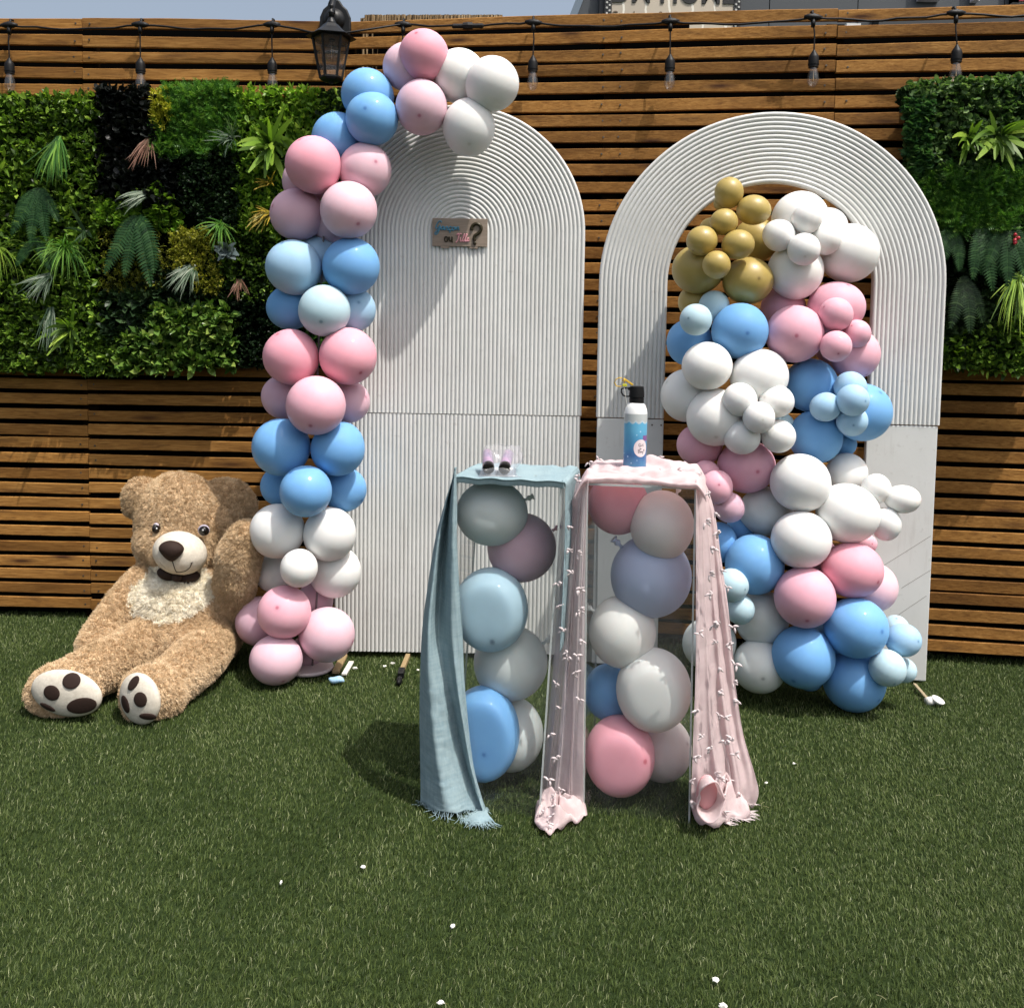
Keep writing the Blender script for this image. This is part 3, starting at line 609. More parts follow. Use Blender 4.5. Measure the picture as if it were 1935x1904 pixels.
# distinct plants set into the walls
def fdep(x): return fenceY((x-967)/F*4.15)
def blades(name, x, y, n, length, width, spread, m, label, cat, group=None, droop=1.0, dirv=(0,-.5,.2), fan=1.0, ymin=.10, tones=(.55,.25), nseg=7, wsh=None):
    o0 = at(x, y, fdep(x)-ymin); V = []; Fc = []; tn = []
    for i in range(n):
        d = Vector(dirv)+Vector((random.gauss(0,spread), random.gauss(0,spread*.35), random.gauss(0,spread*.7)*fan)); d.y = -abs(d.y)-.12; d.normalize()
        L = length*random.uniform(.42,1.12); dr_ = droop*random.uniform(.3,1.8)+random.uniform(-.15,.25); p = o0+Vector((random.uniform(-.012,.012),0,random.uniform(-.012,.012))); w0 = width*random.uniform(.7,1.15); t_ = min(1,max(0,random.gauss(*tones)))
        side = d.cross(Vector((0,-1,.3))).normalized(); b = len(V)
        for s_ in range(nseg+1):
            u = s_/nseg; ww = w0*((1-u)**.7 if wsh is None else wsh(u)); V += [p+side*ww, p-side*ww+Vector((0,0,0))]
            tn += [min(1,t_+.25*u)]*2
            d = (d+Vector((0,0,-dr_*.30*(.4+u)))).normalized(); p = p+d*(L/nseg); yl = fdep(x)-.035
            if p.y > yl: p.y = yl
        for s_ in range(nseg): Fc.append((b+2*s_, b+2*s_+1, b+2*s_+3, b+2*s_+2))
    o = meshobj(name, V, np.array(Fc), m, None, loc=o0); a = o.data.attributes.new('tone','FLOAT','POINT'); a.data.foreach_set('value', np.array(tn, np.float32))
    tag(o, label, cat, group); return o
GP = 'grass tufts set into the living walls'
lw_ = lambda u: .25+1.1*math.sin(math.pi*min(1,u*.9+.08))**1.0*(1-u*.35)
def tuft_(x, y, n, L, w, sp, m, label, dr, dv, fan=1.0, tn=(.55,.25)): blades('grass_tuft', x, y, n, L, w, sp, m, label, 'grass tuft', GP, dr, dv, fan, tones=tn)
tuft_(110, 262, 95, .215, .0040, .30, LM['fern'], 'large green grass tuft fanning down from the foliage at left, highest green one', .45, (0,-.35,-.72), .5, (.30,.28))
tuft_(125, 470, 80, .22, .0036, .75, LM['fern'], 'wide arching green grass tuft in the middle of the left foliage panel', 1.15, (0,-.5,.20), 1, (.5,.25))
tuft_(-8, 470, 50, .21, .0036, .6, LM['green'], 'arching green grass tuft cut off by the left edge of the photo', 1.1, (.3,-.5,.2))
tuft_(98, 520, 46, .15, .0036, .34, LM['silver'], 'pale silvery grass tuft right under the wide green one', .35, (-.45,-.45,-.42), .6, (.5,.3))
tuft_(96, 585, 58, .19, .0032, .20, LM['silver'], 'long white-green grass tuft hanging at the foot of the left foliage panel', .35, (0,-.3,-.85), .3, (.5,.3))
tuft_(280, 368, 44, .14, .0038, .30, LM['silver'], 'silvery grass tuft pointing left below the black-leaved patch', .2, (-.75,-.45,-.28), .9, (.5,.3))
tuft_(366, 505, 50, .155, .0044, .34, LM['silver'], 'pale striped grass tuft in front of the yellow-green sedum', .3, (-.42,-.45,-.45), .7, (.45,.3))
tuft_(438, 262, 36, .115, .0034, .7, LM['silver'], 'wiry silver grass tuft beside the broad-leaved rosette', .2, (0,-.6,.1), 1, (.45,.3))
tuft_(282, 262, 52, .15, .0034, .26, LM['rust'], 'pinkish brown grass tuft on the black-leaved patch', .25, (-.30,-.35,-.75), .35, (.5,.3))
tuft_(452, 532, 34, .095, .0036, .32, LM['rust'], 'small reddish brown grass tuft above the glossy leaves', .2, (.05,-.5,-.55), .6, (.3,.3))
tuft_(420, 425, 36, .135, .0042, .40, LM['fern'], 'small dark green grass tuft right of the big fern', .4, (.25,-.5,-.15), 1, (.5,.25))
tuft_(512, 405, 30, .14, .0052, .42, LM['amber'], 'yellow and orange grass tuft beside the balloon column', .25, (-.35,-.5,-.25), 1, (.5,.35))
tuft_(508, 346, 14, .10, .0058, .42, LM['amber'], 'sparse amber tuft of a few wide blades beneath the broad rosette', .2, (-.2,-.5,-.1), 1, (.5,.3))
tuft_(1925, 520, 70, .26, .0036, .30, LM['green'], 'olive grass tuft hanging at the right edge of the photo', .6, (-.28,-.4,-.55), .6, (.7,.25))
RG = 'broad-leaved rosettes set into the living walls'
def rosette(x, y, n, L, w0, m, label, tilt=0):
    blades('leaf_rosette', x, y, n, L, w0, .85, m, label, 'plant', RG, .35, (0,-.75,.05), fan=1.35, ymin=.11, tones=(.42,.28), nseg=6, wsh=lw_)
rosette(512, 275, 40, .175, .0115, LM['green'], 'large olive-green rosette with broad strap leaves near the balloon column')
rosette(133, 622, 20, .15, .0075, LM['green'], 'green rosette of strap leaves low in the left foliage panel')
rosette(1831, 263, 22, .135, .0080, LM['green'], 'smaller of the two olive rosettes at upper right, nearer the white arch')
rosette(1889, 258, 22, .165, .0098, LM['green'], 'bigger of the two olive rosettes at upper right, by the photo edge')
rosette(2, 325, 12, .12, .008, LM['green'], 'lime rosette half cut off by the left edge of the photo')
rosette(160, 440, 10, .11, .006, LM['darkgreen'], 'dark small rosette between the two large green grass tufts')
o = blades('silver_plant', 430, 476, 44, .062, .0105, 1.1, LM['grey'], 'compact silver-grey plant with broad blunt leaves above the pale tuft', 'plant', None, .1, (0,-.8,.1), fan=1.3, ymin=.12, nseg=4, wsh=lw_)
def fern(x, y, fronds, label, L=.215, m=LM['oldfern']):
    o0 = at(x, y, fdep(x)-.10); V = []; Fc = []; tn = []
    for (ang, ln_, curl) in fronds:
        d = Vector((math.sin(ang), -.45, -math.cos(ang)*.9)).normalized(); p = Vector(o0); n = 22
        for i in range(n):
            u = (i+1)/n; d = (d+Vector((curl*.02, .012, -.045))).normalized(); p = p+d*(L*ln_/n)
            if p.y > fdep(x)-.04: p.y = fdep(x)-.04
            side = d.cross(Vector((0,-1,.2))).normalized(); wl = .033*ln_**.5*math.sin(math.pi*(.10+.86*u))**.75; wd = L*ln_/n*.40; t_ = min(1,max(0,random.gauss(.5,.2)))
            for sg_ in (-1,1):
                tip = p+side*sg_*wl+d*wl*.35+Vector((0,-.004,-.004)); b = len(V)
                V += [p-d*wd, p+d*wd, (p+tip)/2+d*wd*1.0+Vector((0,-.003,.002)), tip, (p+tip)/2-d*wd*.9+Vector((0,-.003,.002))]; Fc.append((b,b+1,b+2)); Fc.append((b,b+2,b+4)); Fc.append((b+4,b+2,b+3)); tn += [t_]*5
            b = len(V); V += [p-d*(L*ln_/n)+side*.0012, p-d*(L*ln_/n)-side*.0012, p+Vector((0,-.001,0))]; Fc.append((b,b+1,b+2)); tn += [.9]*3
    o = meshobj('fern', V, np.array(Fc), m, None, loc=o0); a = o.data.attributes.new('tone','FLOAT','POINT'); a.data.foreach_set('value', np.array(tn, np.float32))
    tag(o, label, 'fern', 'ferns set into the living walls')
fern(78, 355, [(-.5,1.1,-1),(-.15,1.15,0),(.15,1.1,.5),(.6,.8,1),(-.9,.7,-1)], 'blue-green fern with hanging fronds at the far left of the foliage')
fern(262, 405, [(-.45,1.35,-1),(-.1,1.3,-.5),(.25,1.5,.4),(.75,1.3,-1),(-.8,.7,-1),(.5,1.0,0)], 'big dark fern with long fronds left of the yellow-green sedum')
fern(70, 448, [(-.6,.7,-1),(.5,.8,1)], 'small fern under the leftmost drooping fern')
fern(1800, 425, [(-.3,.8,-1),(.15,.85,0),(-.7,.8,-1)], 'small fern with short fronds touching the right white arch')
fern(1850, 425, [(-.25,1.0,0),(.15,1.2,.3),(.5,1.3,1),(0,.9,0),(.35,1.0,.8)], 'full fern with many toothed fronds right of the white arch')
fern(1897, 420, [(-.4,.9,-1),(0,1.15,0),(.35,1.1,.5),(.7,.9,1)], 'fern with wide fronds below the berries at the right edge')
fern(1820, 520, [(-.3,1.0,-.5),(.1,1.05,0),(.4,.9,.6)], 'shaded lower fern beside the right white arch', m=LM['darkgreen'])
bp = at(1921,452,fdep(1921)-.13); bt = root('berry_sprig', bp, 'cluster of bright red berries in the right foliage panel', 'berries')
bm_ = mat('red_berry', (.42,.02,.035), .25)
for i in range(7): MB().ell(bp+Vector((random.uniform(-.013,.013),random.uniform(-.01,.01),random.uniform(-.02,.02))), .007,.007,.007, nu=10, nv=6).build('berry', bm_, bt, smooth=True)
# ------------------------------------------------------------------ white ribbed arch boards
def sweep(r0, r1, nr, zb, zt, Cx, Cy, d, nrm, arch, zs, t=.03, amp=.0066, name='board', par=None):
    """ribs of a board: profile across r0..r1 carried up the legs and round the arch"""
    per = (r1-r0)/nr; prof = []
    for i in range(nr*8+1):
        s_ = r0+(r1-r0)*i/(nr*8); prof.append((s_, amp*abs(math.sin(math.pi*(s_-r0)/per))**.62))
    prof += [(r1, -t), (r0, -t)]; path = []
    def stn(a, z=None): path.append((a, z))
    V = []; m = len(prof); st_ = []
    if arch:
        st_ = [('L', 1, zb), ('L', 1, lerp(zb,zs,.5))]+[('A', math.pi*k/56, 0) for k in range(57)]+[('L', -1, lerp(zb,zs,.5)), ('L', -1, zb)]
        for ty, a, z in st_:
            for s_, h in prof:
                u, zz = (a*s_, z) if ty == 'L' else (s_*math.cos(a), zs+s_*math.sin(a))
                V.append((Cx+d[0]*u+nrm[0]*h, Cy+d[1]*u+nrm[1]*h, zz))
        n = len(st_); Fc = [(j*m+i, j*m+(i+1)%m, (j+1)*m+(i+1)%m, (j+1)*m+i) for j in range(n-1) for i in range(m)]
        Fc += [tuple(range(m-1,-1,-1)), tuple((n-1)*m+i for i in range(m))]
    else:
        full = [(-s_, h) for s_, h in prof[:-2][::-1]]+prof[1:-2]+[(r1,-t),(-r1,-t)]; m = len(full); V = []
        for z in (zb, lerp(zb,zt,.33), lerp(zb,zt,.67), zt): V += [(Cx+d[0]*u+nrm[0]*h, Cy+d[1]*u+nrm[1]*h, z) for u, h in full]
        Fc = [(j*m+(i+1)%m, j*m+i, (j+1)*m+i, (j+1)*m+(i+1)%m) for j in range(3) for i in range(m)]
        Fc += [tuple(range(m)), tuple(3*m+i for i in range(m-1,-1,-1))]
    o = meshobj(name, V, Fc, M['board'], par)
    bm = bmesh.new(); bm.from_mesh(o.data); bmesh.ops.recalc_face_normals(bm, faces=bm.faces); bm.to_mesh(o.data); bm.free()
    autosmooth(o, 40); return o
# left board
Yl_ = 3.79; Cl = at(870.5, 438, Yl_); Rl = .490; zsl = Cl.z; seam = at(900, 783, Yl_).z; dl = (1,0); nl = (0,-1)
lb = root('arch_board', (Cl.x, Yl_, 0), 'tall solid white ribbed arch board carrying the wooden plaque', 'backdrop board', 'white ribbed arch boards')
sweep(0, Rl, 30, seam+.0015, 0, Cl.x, Yl_, dl, nl, True, zsl, name='upper_board', par=lb)
zb0 = .028; sweep(0, Rl, 30, zb0, seam-.0015, Cl.x-.004, Yl_, dl, nl, False, 0, name='lower_board', par=lb)
# right board: a ribbed ring on two plain legs
A = Vector((.318,3.735,0)); B = Vector((1.600,3.585,0)); D_ = (B-A).normalized(); dr = (D_.x, D_.y); nr_ = (D_.y, -D_.x)
Cr = at(1453, 538, 3.66); Rr, ri = .646, .383; Cy_ = A.y+(Cr.x-A.x)*D_.y/D_.x
rb = root('arch_board', (Cr.x, Cy_, 0), 'white ribbed arch board with an open middle filled by the balloon garland', 'backdrop board', 'white ribbed arch boards')
seamr = at(1190, 790, 3.72).z
sweep(ri, Rr, 16, seamr+.002, 0, Cr.x, Cy_, dr, nr_, True, Cr.z, name='ribbed_ring', par=rb)
rot = Matrix.Rotation(math.atan2(D_.y, D_.x), 3, 'Z')
legm = M['board']
for sgn in (-1, 1):
    u = sgn*(ri+Rr)/2-(.004 if sgn > 0 else -.002); ztop = seamr-.002; zb_ = .012
    c = Vector((Cr.x+D_.x*u-nr_[0]*.012, Cy_+D_.y*u-nr_[1]*.012, (ztop+zb_)/2))
    o = MB().box(c, (Rr-ri-.004, .030, ztop-zb_), rot).build('plain_leg', legm, rb, loc=c); o.rotation_euler = (0,0,0); bevel(o, .004, 2)
    if sgn < 0:
        k = MB()
        for uu in (.085, .120): k.lathe([(.0035,0),(.0035,.0015)], (c.x+D_.x*uu+nr_[0]*.0155, c.y+D_.y*uu+nr_[1]*.0155, ztop-.022), (nr_[0],nr_[1],0), 8)
        k.build('screw_heads', M['screw'], rb, kind='stuff')
# scored lines on the right leg
ln_ = MB()
for (x0,y0,x1,y1) in ((1702,1110,1758,1076),(1660,1075,1758,1012),(1690,1165,1750,1125)):
    u = .5; 
    P0 = at(x0,y0,3.60); P1 = at(x1,y1,3.585)
    for P in (P0, P1): P.y = A.y+(P.x-A.x)*D_.y/D_.x-.0105+.0
    P0.y -= .0; ln_.tube([P0+Vector((0,.0075,0)), P1+Vector((0,.0075,0))], .0011, 4)
ln_.build('scored_line', mat('grey_scratch', (.30,.29,.27), .8), rb, kind='stuff')
brass = mat('raw_pine_stick', (.30,.215,.105), .6); 
def stick(P, Q, w_, h_, m, name, parent, **k):
    P, Q = Vector(P), Vector(Q); d = Q-P; q = Vector((1,0,0)).rotation_difference(d.normalized()).to_matrix(); e = q.to_euler(); return bevel(MB().box((P+Q)/2, (d.length, w_, h_), Matrix.Rotation(math.atan2(d.y,d.x),3,'Z') @ Matrix.Rotation(-math.asin(d.z/d.length),3,'Y')).build(name, m, parent, **k), .0015, 1)
stick(ground(771,1238,.022), ground(759,1267,.020), .018, .016, brass, 'foot_strut', lb); 
fb_ = ground(756,1279,.02); stick(ground(759.5,1265,.022), ground(757,1276,.022), .024, .022, M['black'], 'rubber_foot', lb)
MB().ell(ground(754.5,1286,.016), .012,.030,.015, nu=14, nv=10).build('rubber_foot', M['black'], lb, smooth=True)
stick(ground(650,1238,.022), ground(634,1270,.018), .028, .012, brass, 'foot_strut', lb)
stick(ground(1728,1292,.020), ground(1755,1323,.016), .012, .008, mat('brass_strut', (.33,.27,.17), .5), 'foot_strut', rb)
p = ground(1763,1324,.014); MB().lathe([(.013,-.022),(.016,-.01),(.016,.006),(.010,.012)], p-Vector((.006,0,0)), (1,.25,0), 14).build('foot_cap', mat('white_cap', (.72,.71,.67), .45), rb, smooth=True)
p2 = ground(1769,1328,.008); tag(MB().lathe([(.002,0),(.013,.002),(.021,.009),(.024,.017),(.022,.017),(.012,.006),(.002,.004)], p2, (.35,-.3,1), 18, cap=False).build('white_cup', mat('white_scrap',(.70,.69,.66),.5), loc=p2, smooth=True), 'small white broken cup lying by the right foot of the open arch board', 'scrap')

# ------------------------------------------------------------------ plaque
YPq = Yl_-.0125; pc0 = at(869, 439.5, YPq); wq, hq = .2165, .109
pq = root('plaque', (pc0.x, YPq, pc0.z-hq/2), 'small wooden plaque with blue, pink and gold words on the left arch board', 'sign')
wm = mat('plaque_wood', (.25,.195,.15), .55); g = NT(wm); g.l(g.ramp(g.noise(g.coords('Object',(6,6,60)), 2.5, 4, .6), [(.3,(.20,.155,.115)),(.7,(.29,.23,.18))]), g.b.inputs['Base Color'])
o = MB().box((pc0.x,YPq,pc0.z),(wq,.004,hq)).build('plate', wm, pq); bevel(o, .0015, 2)
for dx in (-.058,.055): MB().box((pc0.x+dx,YPq+.0003,pc0.z-hq/2-.0035),(.032,.0035,.0075)).build('tab', wm, pq)
pb = mat('plaque_blue', (.055,.22,.33), .4); pp = mat('plaque_pink', (.70,.32,.36), .4); pgd = mat('plaque_dark_gold', (.030,.023,.008), .35, .3)
ft = YPq-.0045
def strokes(name, S_, x0, y0, sc_, r_, m, sh=0, parent=pq, Y=None):
    """hand-written words drawn as rounded strokes"""
    b_ = MB(); Y = ft if Y is None else Y
    for pl in S_:
        P = []
        for i in range(len(pl)-1):
            p0 = pl[max(i-1,0)]; p1 = pl[i]; p2 = pl[i+1]; p3 = pl[min(i+2,len(pl)-1)]
            for k in range(5):
                t = k/5; f_ = lambda a,b,c,d: .5*((2*b)+(-a+c)*t+(2*a-5*b+4*c-d)*t*t+(-a+3*b-3*c+d)*t**3)
                P.append((f_(p0[0],p1[0],p2[0],p3[0]), f_(p0[1],p1[1],p2[1],p3[1])))
        P.append(pl[-1]); b_.tube([(x0+(u+sh*v)*sc_, Y, y0+v*sc_) for u, v in P], r_, 6)
    return b_.build(name, m, parent, smooth=True)
# local units: 1 = small letter height
gar = [[(2.0,2.6),(1.9,3.0),(1.3,3.0),(.7,2.2),(.4,1.1),(.6,.6),(1.2,.9),(1.7,1.6),(1.7,1.0),(1.4,-.4),(.8,-1.3),(.3,-1.2),(.4,-.7),(1.4,.3),(2.2,.9)],
       [(3.1,1.2),(2.6,1.3),(2.2,.7),(2.4,.2),(2.9,.6),(3.2,1.2),(3.1,.3),(3.5,.3)], [(3.6,.1),(3.9,1.2),(4.3,1.1),(4.4,.2),(4.9,.2)],
       [(5.6,1.0),(5.2,1.3),(4.8,.7),(4.9,.2),(5.3,.0),(5.8,.5)], [(5.2,0),(5.3,-.4),(5.0,-.6)],
       [(6.3,1.2),(5.9,.9),(5.9,.3),(6.3,.1),(6.7,.6),(6.6,1.1),(6.3,1.2),(6.9,1.0)], [(7.0,1.2),(7.2,.2),(7.4,1.0),(7.9,1.2),(7.9,.3),(8.3,.3)]]
def PZ(zx, zy): return at((1000+zx/7.74)/1.292, (500+zy/7.74)/1.292, YPq)
g0 = PZ(480,480); strokes('lettering', gar, g0.x, g0.z, .01050, .0018, pb, .10, label=None) if False else strokes('lettering', gar, g0.x-.002, g0.z-.001, .0118, .0024, pb, .10)
ou = [[(1.0,1.9),(.4,1.6),(.3,.6),(.8,0),(1.4,.5),(1.4,1.4),(1.0,1.9)], [(2.1,1.9),(2.1,.8),(2.5,.2),(3.1,.7)], [(3.2,1.9),(3.2,.2),(3.3,-.4)]]
g0 = PZ(650,695); strokes('lettering', ou, g0.x, g0.z, .0100, .0029, pgd)
fil = [[(.3,-.5),(.5,-.3),(1.1,.6),(1.6,2.6),(1.6,3.0)], [(.7,2.4),(1.0,3.1),(2.2,3.1),(2.9,3.2)], [(2.2,1.6),(2.2,.2),(2.6,.1),(3.2,1.0)], [(3.0,.6),(3.9,2.6),(3.8,3.1),(3.4,2.0),(3.2,.3),(3.6,.1),(4.0,.7)], [(3.9,.6),(4.9,2.6),(4.8,3.1),(4.4,2.0),(4.2,.3),(4.6,.1),(5.0,.5)], [(5.0,.6),(5.6,1.1),(5.5,1.5),(5.1,1.2),(5.0,.4),(5.4,.1),(6.0,.6)]]
g0 = PZ(870,690); strokes('lettering', fil, g0.x-.002, g0.z-.001, .0094, .0024, pp)
qm = [[(0,2.2),(.1,2.9),(.8,3.4),(1.6,3.1),(1.8,2.3),(1.3,1.6),(.6,1.1),(.5,.6),(.6,.2)]]
g0 = PZ(1200,690); strokes('question_mark', qm, g0.x-.006, g0.z-.002, .0205, .0064, pgd); MB().ell((g0.x+.007, ft, g0.z-.008),.0068,.004,.0068,nu=14,nv=8).build('question_dot', pgd, pq, smooth=True)

# ------------------------------------------------------------------ balloons
def balloon_meshes():
    out = []
    for v in range(3):
        V = []; nu, nv = 40, 30; e = (0, .035, .07)[v]
        for j in range(nv+1):
            th = math.pi*j/nv; z = math.cos(th); r_ = math.sin(th)*(1 - e*(1-z)*.35 - .0) ; zz = z if z > 0 else z*(1+e*1.2*(-z)**2.2)
            if j == nv: r_ = .001
            for i in range(nu): V.append((r_*math.cos(2*math.pi*i/nu), r_*math.sin(2*math.pi*i/nu), zz))
        Fc = [(j*nu+i, (j+1)*nu+i, (j+1)*nu+(i+1)%nu, j*nu+(i+1)%nu) for j in range(nv) for i in range(nu)]
        me = bpy.data.meshes.new('balloon'); me.from_pydata(V, [], Fc); me.polygons.foreach_set('use_smooth', [True]*len(Fc)); me.materials.append(BM['white']); me.update(); out.append(me)
    return out
BMESH = balloon_meshes(); kb = MB().lathe([(.05,-.02),(.035,-.10),(.075,-.15),(.085,-.20),(.05,-.24),(.10,-.30),(.105,-.32),(.04,-.31)], (0,0,0), (0,0,1), 12); KM = None
def balloon(x, y, rx, ry, col, Y, label, group, tip=None, knot=None, egg=0, flat=1.0, pane=None):
    """x, y, rx, ry: centre and radii in the picture; Y: distance; tip: where its dark tip shows"""
    global KM
    c = at(x, y, Y); k = (c-CAM).dot(fw)/F; rxm, rym = rx*k, ry*k
    o = bpy.data.objects.new('balloon', BMESH[egg]); COL.objects.link(o); r_ = (rxm+rym)/2
    if knot is not None:
        dd = Vector((knot[0]-x, knot[2] if len(knot) > 2 else 0, -(knot[1]-y))); dd = -dd.normalized()
    elif tip is not None:
        u, v = (tip[0]-x)/rx, (tip[1]-y)/ry; dd = Vector((u, -math.sqrt(max(.02, 1-u*u-v*v)), -v)).normalized()
    else:
        dd = Vector((random.uniform(-.9,.9), random.uniform(-.5,-.1), random.uniform(-.9,.9))).normalized()
    q = Vector((0,0,1)).rotation_difference(dd).to_matrix()
    Sc = Matrix.Diagonal((rxm, r_*flat, rym)); o.matrix_world = Matrix.Translation(c) @ (Sc @ q).to_4x4() if False else Matrix.Translation(c) @ q.to_4x4() @ Matrix.Diagonal((r_,r_,r_,1))
    # different radii across and up: bake a mesh of its own only when they differ
    if abs(rx-ry) > 1.4 or flat != 1.0:
        me = BMESH[egg].copy(); T = q.inverted() @ Matrix.Diagonal((rxm/r_, flat, rym/r_)) @ q; me.transform(T.to_4x4()); o.data = me
    if pane is not None:   # pressed flat where it touches the front and back panes
        me = o.data.copy(); W = o.matrix_world; Wi = W.inverted(); n_, d0, d1 = pane
        for v in me.vertices:
            p = W @ v.co; h = p.dot(n_)
            if h < d0+.02: h2 = d0+.02*math.exp((h-d0-.02)/.02)*.98+.0004
            elif h > d1-.02: h2 = d1-.02*math.exp(-(h-d1+.02)/.02)
            else: continue
            v.co = Wi @ (p+n_*(h2-h))
        me.update(); o.data = me
    o.material_slots[0].link = 'OBJECT'; o.material_slots[0].material = BM[col]; WL[o] = c
    tag(o, label, 'balloon', group)
    if knot is not None:
        kc = c - dd*(r_*1.0); me = bpy.data.meshes.new('knot'); me.from_pydata([tuple(v) for v in kb.V], [], kb.F); me.materials.append(BM[col]); me.polygons.foreach_set('use_smooth', [True]*len(me.polygons))
        ko = bpy.data.objects.new('knot', me); COL.objects.link(ko); ko.parent = o; ko.location = (0,0,-.99)
        if egg: ko.location = (0,0,-1.0-.1*egg)
    return o
GC = 'balloons of the arching column'
col_b = [ # x, y, rx, ry, colour, layer, label, tip
 (801,105,47.5,47.5,'pink',-.06,'strong pink balloon at the very top of the garland',None),
 (768,127,44,45,'palepink',.06,'pale pink balloon half hidden left of the topmost pink one',None),
 (868,144,50,50.5,'white',.04,'white balloon partly hidden right of the topmost pink balloon',None),
 (930,159,51,51,'white',-.11,'white balloon at the right-hand end of the garland',None),
 (796.5,203,49,51.5,'palepink',-.07,'pale pink balloon with a dark tip under the topmost pink one',(797,229)),
 (886,241,49.5,54,'white',-.05,'lowest white balloon of the three at the end of the garland',(889,280)),
 (694,179.5,49,49,'blue',0,'upper of the two overlapping sky blue balloons near the lantern',None),
 (703,224.5,49.5,50,'blue',-.10,'sky blue balloon in front, just below the one near the lantern',None),
 (638,262,48,49,'blue',.05,'sky blue balloon half hidden above the big pink one, touching the foliage',None),
 (592.5,311.5,53,53.5,'pink',-.09,'strong pink balloon on the left where the column starts to bend',None),
 (690,321.5,49.5,51,'palepink',-.02,'pale pink balloon overlapping the shoulder of the ribbed arch board',None),
 (576,343,42,44,'mauve',.09,'mauve pink balloon almost hidden behind the strong pink one',None),
 (561.7,405.6,51,49,'mauve',.02,'mauve pink balloon with a slanting shadow line, against the foliage',None),
 (659,397,53.5,53.5,'palepink',-.11,'pale pink balloon with a dark tip left of the wooden plaque',(683,427)),
 (630,418,44,44,'palepink',.10,'pale pink balloon barely showing behind the one with the dark tip',None),
 (555,505,53,51.5,'paleblue',-.05,'light blue balloon on the left below the mauve one',None),
 (663.5,503,54,53.5,'blue',-.05,'brighter blue balloon on the right below the pale pink one',None),
 (602,490,44,44,'paleblue',.10,'light blue balloon glimpsed between its two blue neighbours',None),
 (548.5,581,45,42,'blue',.06,'shaded blue balloon at the left behind the very pale one',None),
 (668,585,42,42,'paleblue',.05,'pale blue balloon half in shadow at the right behind the very pale one',None),
 (613,587,48.5,49,'mint',-.12,'very pale icy blue balloon with a dark tip in front of the column',(615.5,609)),
 (550,674.5,53,52.5,'pink',-.04,'left of the pair of strong pink balloons at the middle of the column',None),
 (657.5,673,54,54.5,'pink',-.04,'right of the pair of strong pink balloons at the middle of the column',None),
 (597,766,56,56,'rose',-.13,'rose pink balloon with a dark tip just under the strong pink pair',(596,801)),
 (537,750,43,42,'mauve',.07,'mauve balloon behind on the left of the rose one with a dark tip',None),
 (659,759,40,40,'mauve',.06,'mauve balloon behind on the right, touching the ribbed board',None),
 (531.5,844.5,55,54,'blue',-.04,'left of the upper pair of sky blue balloons below the rose one',None),
 (638.5,848,51.5,51,'blue',-.04,'right of the upper pair of sky blue balloons below the rose one',None),
 (578,928,49,48.5,'blue',-.13,'sky blue balloon in front, above the two large white ones',None),
 (531,918,38.5,38,'blue',.08,'blue balloon mostly hidden, beside the ear of the bear',None),
 (650,924.5,42,43,'blue',.06,'blue balloon behind on the right above the white pair',None),
 (524,1003,51.5,51.5,'white',-.05,'large white balloon touching the raised paw of the bear',None),
 (623,1009,49.5,51,'white',-.04,'large white balloon with a highlight beside the ribbed board',(640,980)),
 (518,1082,37,36,'white',.07,'shaded white balloon behind the egg-shaped one on its left',None),
 (633,1080,49,49,'white',.03,'white balloon behind the egg-shaped one on its right',None),
 (565,1073,35,36.5,'white',-.15,'small egg-shaped white balloon at the front of the column',None),
 (537.3,1156,51,50,'rose',-.12,'rose pink balloon right under the small egg-shaped white one',(535,1135)),
 (595,1134,35,34,'mauve',.07,'mauve pink balloon peeping out below the lower right white one',None),
 (489.6,1173,44,46,'mauve',.02,'mauve pink balloon leaning on the side of the bear',None),
 (618,1198.5,52,52,'palepink',-.06,'pale pink balloon at the foot of the column beside the ribbed board',(668,1209)),
 (521.7,1246,49.5,47,'palepink',-.14,'lowest front pink balloon resting just above the turf',(543,1276)),
 (578,1232,32,30,'mauve',.05,'dark pink balloon almost hidden at the foot of the column',None)]
for i, (x,y,rx,ry,c,ly,lab,tip) in enumerate(col_b):
    bend = 0
    Yb_ = 3.60+ly if y > 620 else (3.635+ly*.75 if y > 300 else 3.635+ly*.45)
    balloon(x,y,rx,ry,c,Yb_,lab,GC,tip, egg=1 if i % 3 == 0 else 0)
# the pole and base disc of the column
polem = mat('clear_pole_plastic', (.22,.19,.20), .25)
pole = root('column_stand', ground(585,1279), 'thin plastic pole on a round pinkish white base plate holding the balloon column', 'stand')
MB().tube([ground(590,1262,.02)+Vector((0,.0,0)), at(607,1000,3.60), at(600,700,3.60), at(612,430,3.66), at(640,320,3.68), at(700,230,3.69), at(780,180,3.69)], .004, 8).build('pole', polem, pole, smooth=True)
gc = ground(583,1270); o = MB().lathe([(.092,.002),(.096,.008),(.094,.016),(.02,.019)], (gc.x,gc.y,.012), (0,0,1), 40).build('base_plate', mat('pinkish_white_plate', (.66,.55,.56), .4), pole); autosmooth(o)

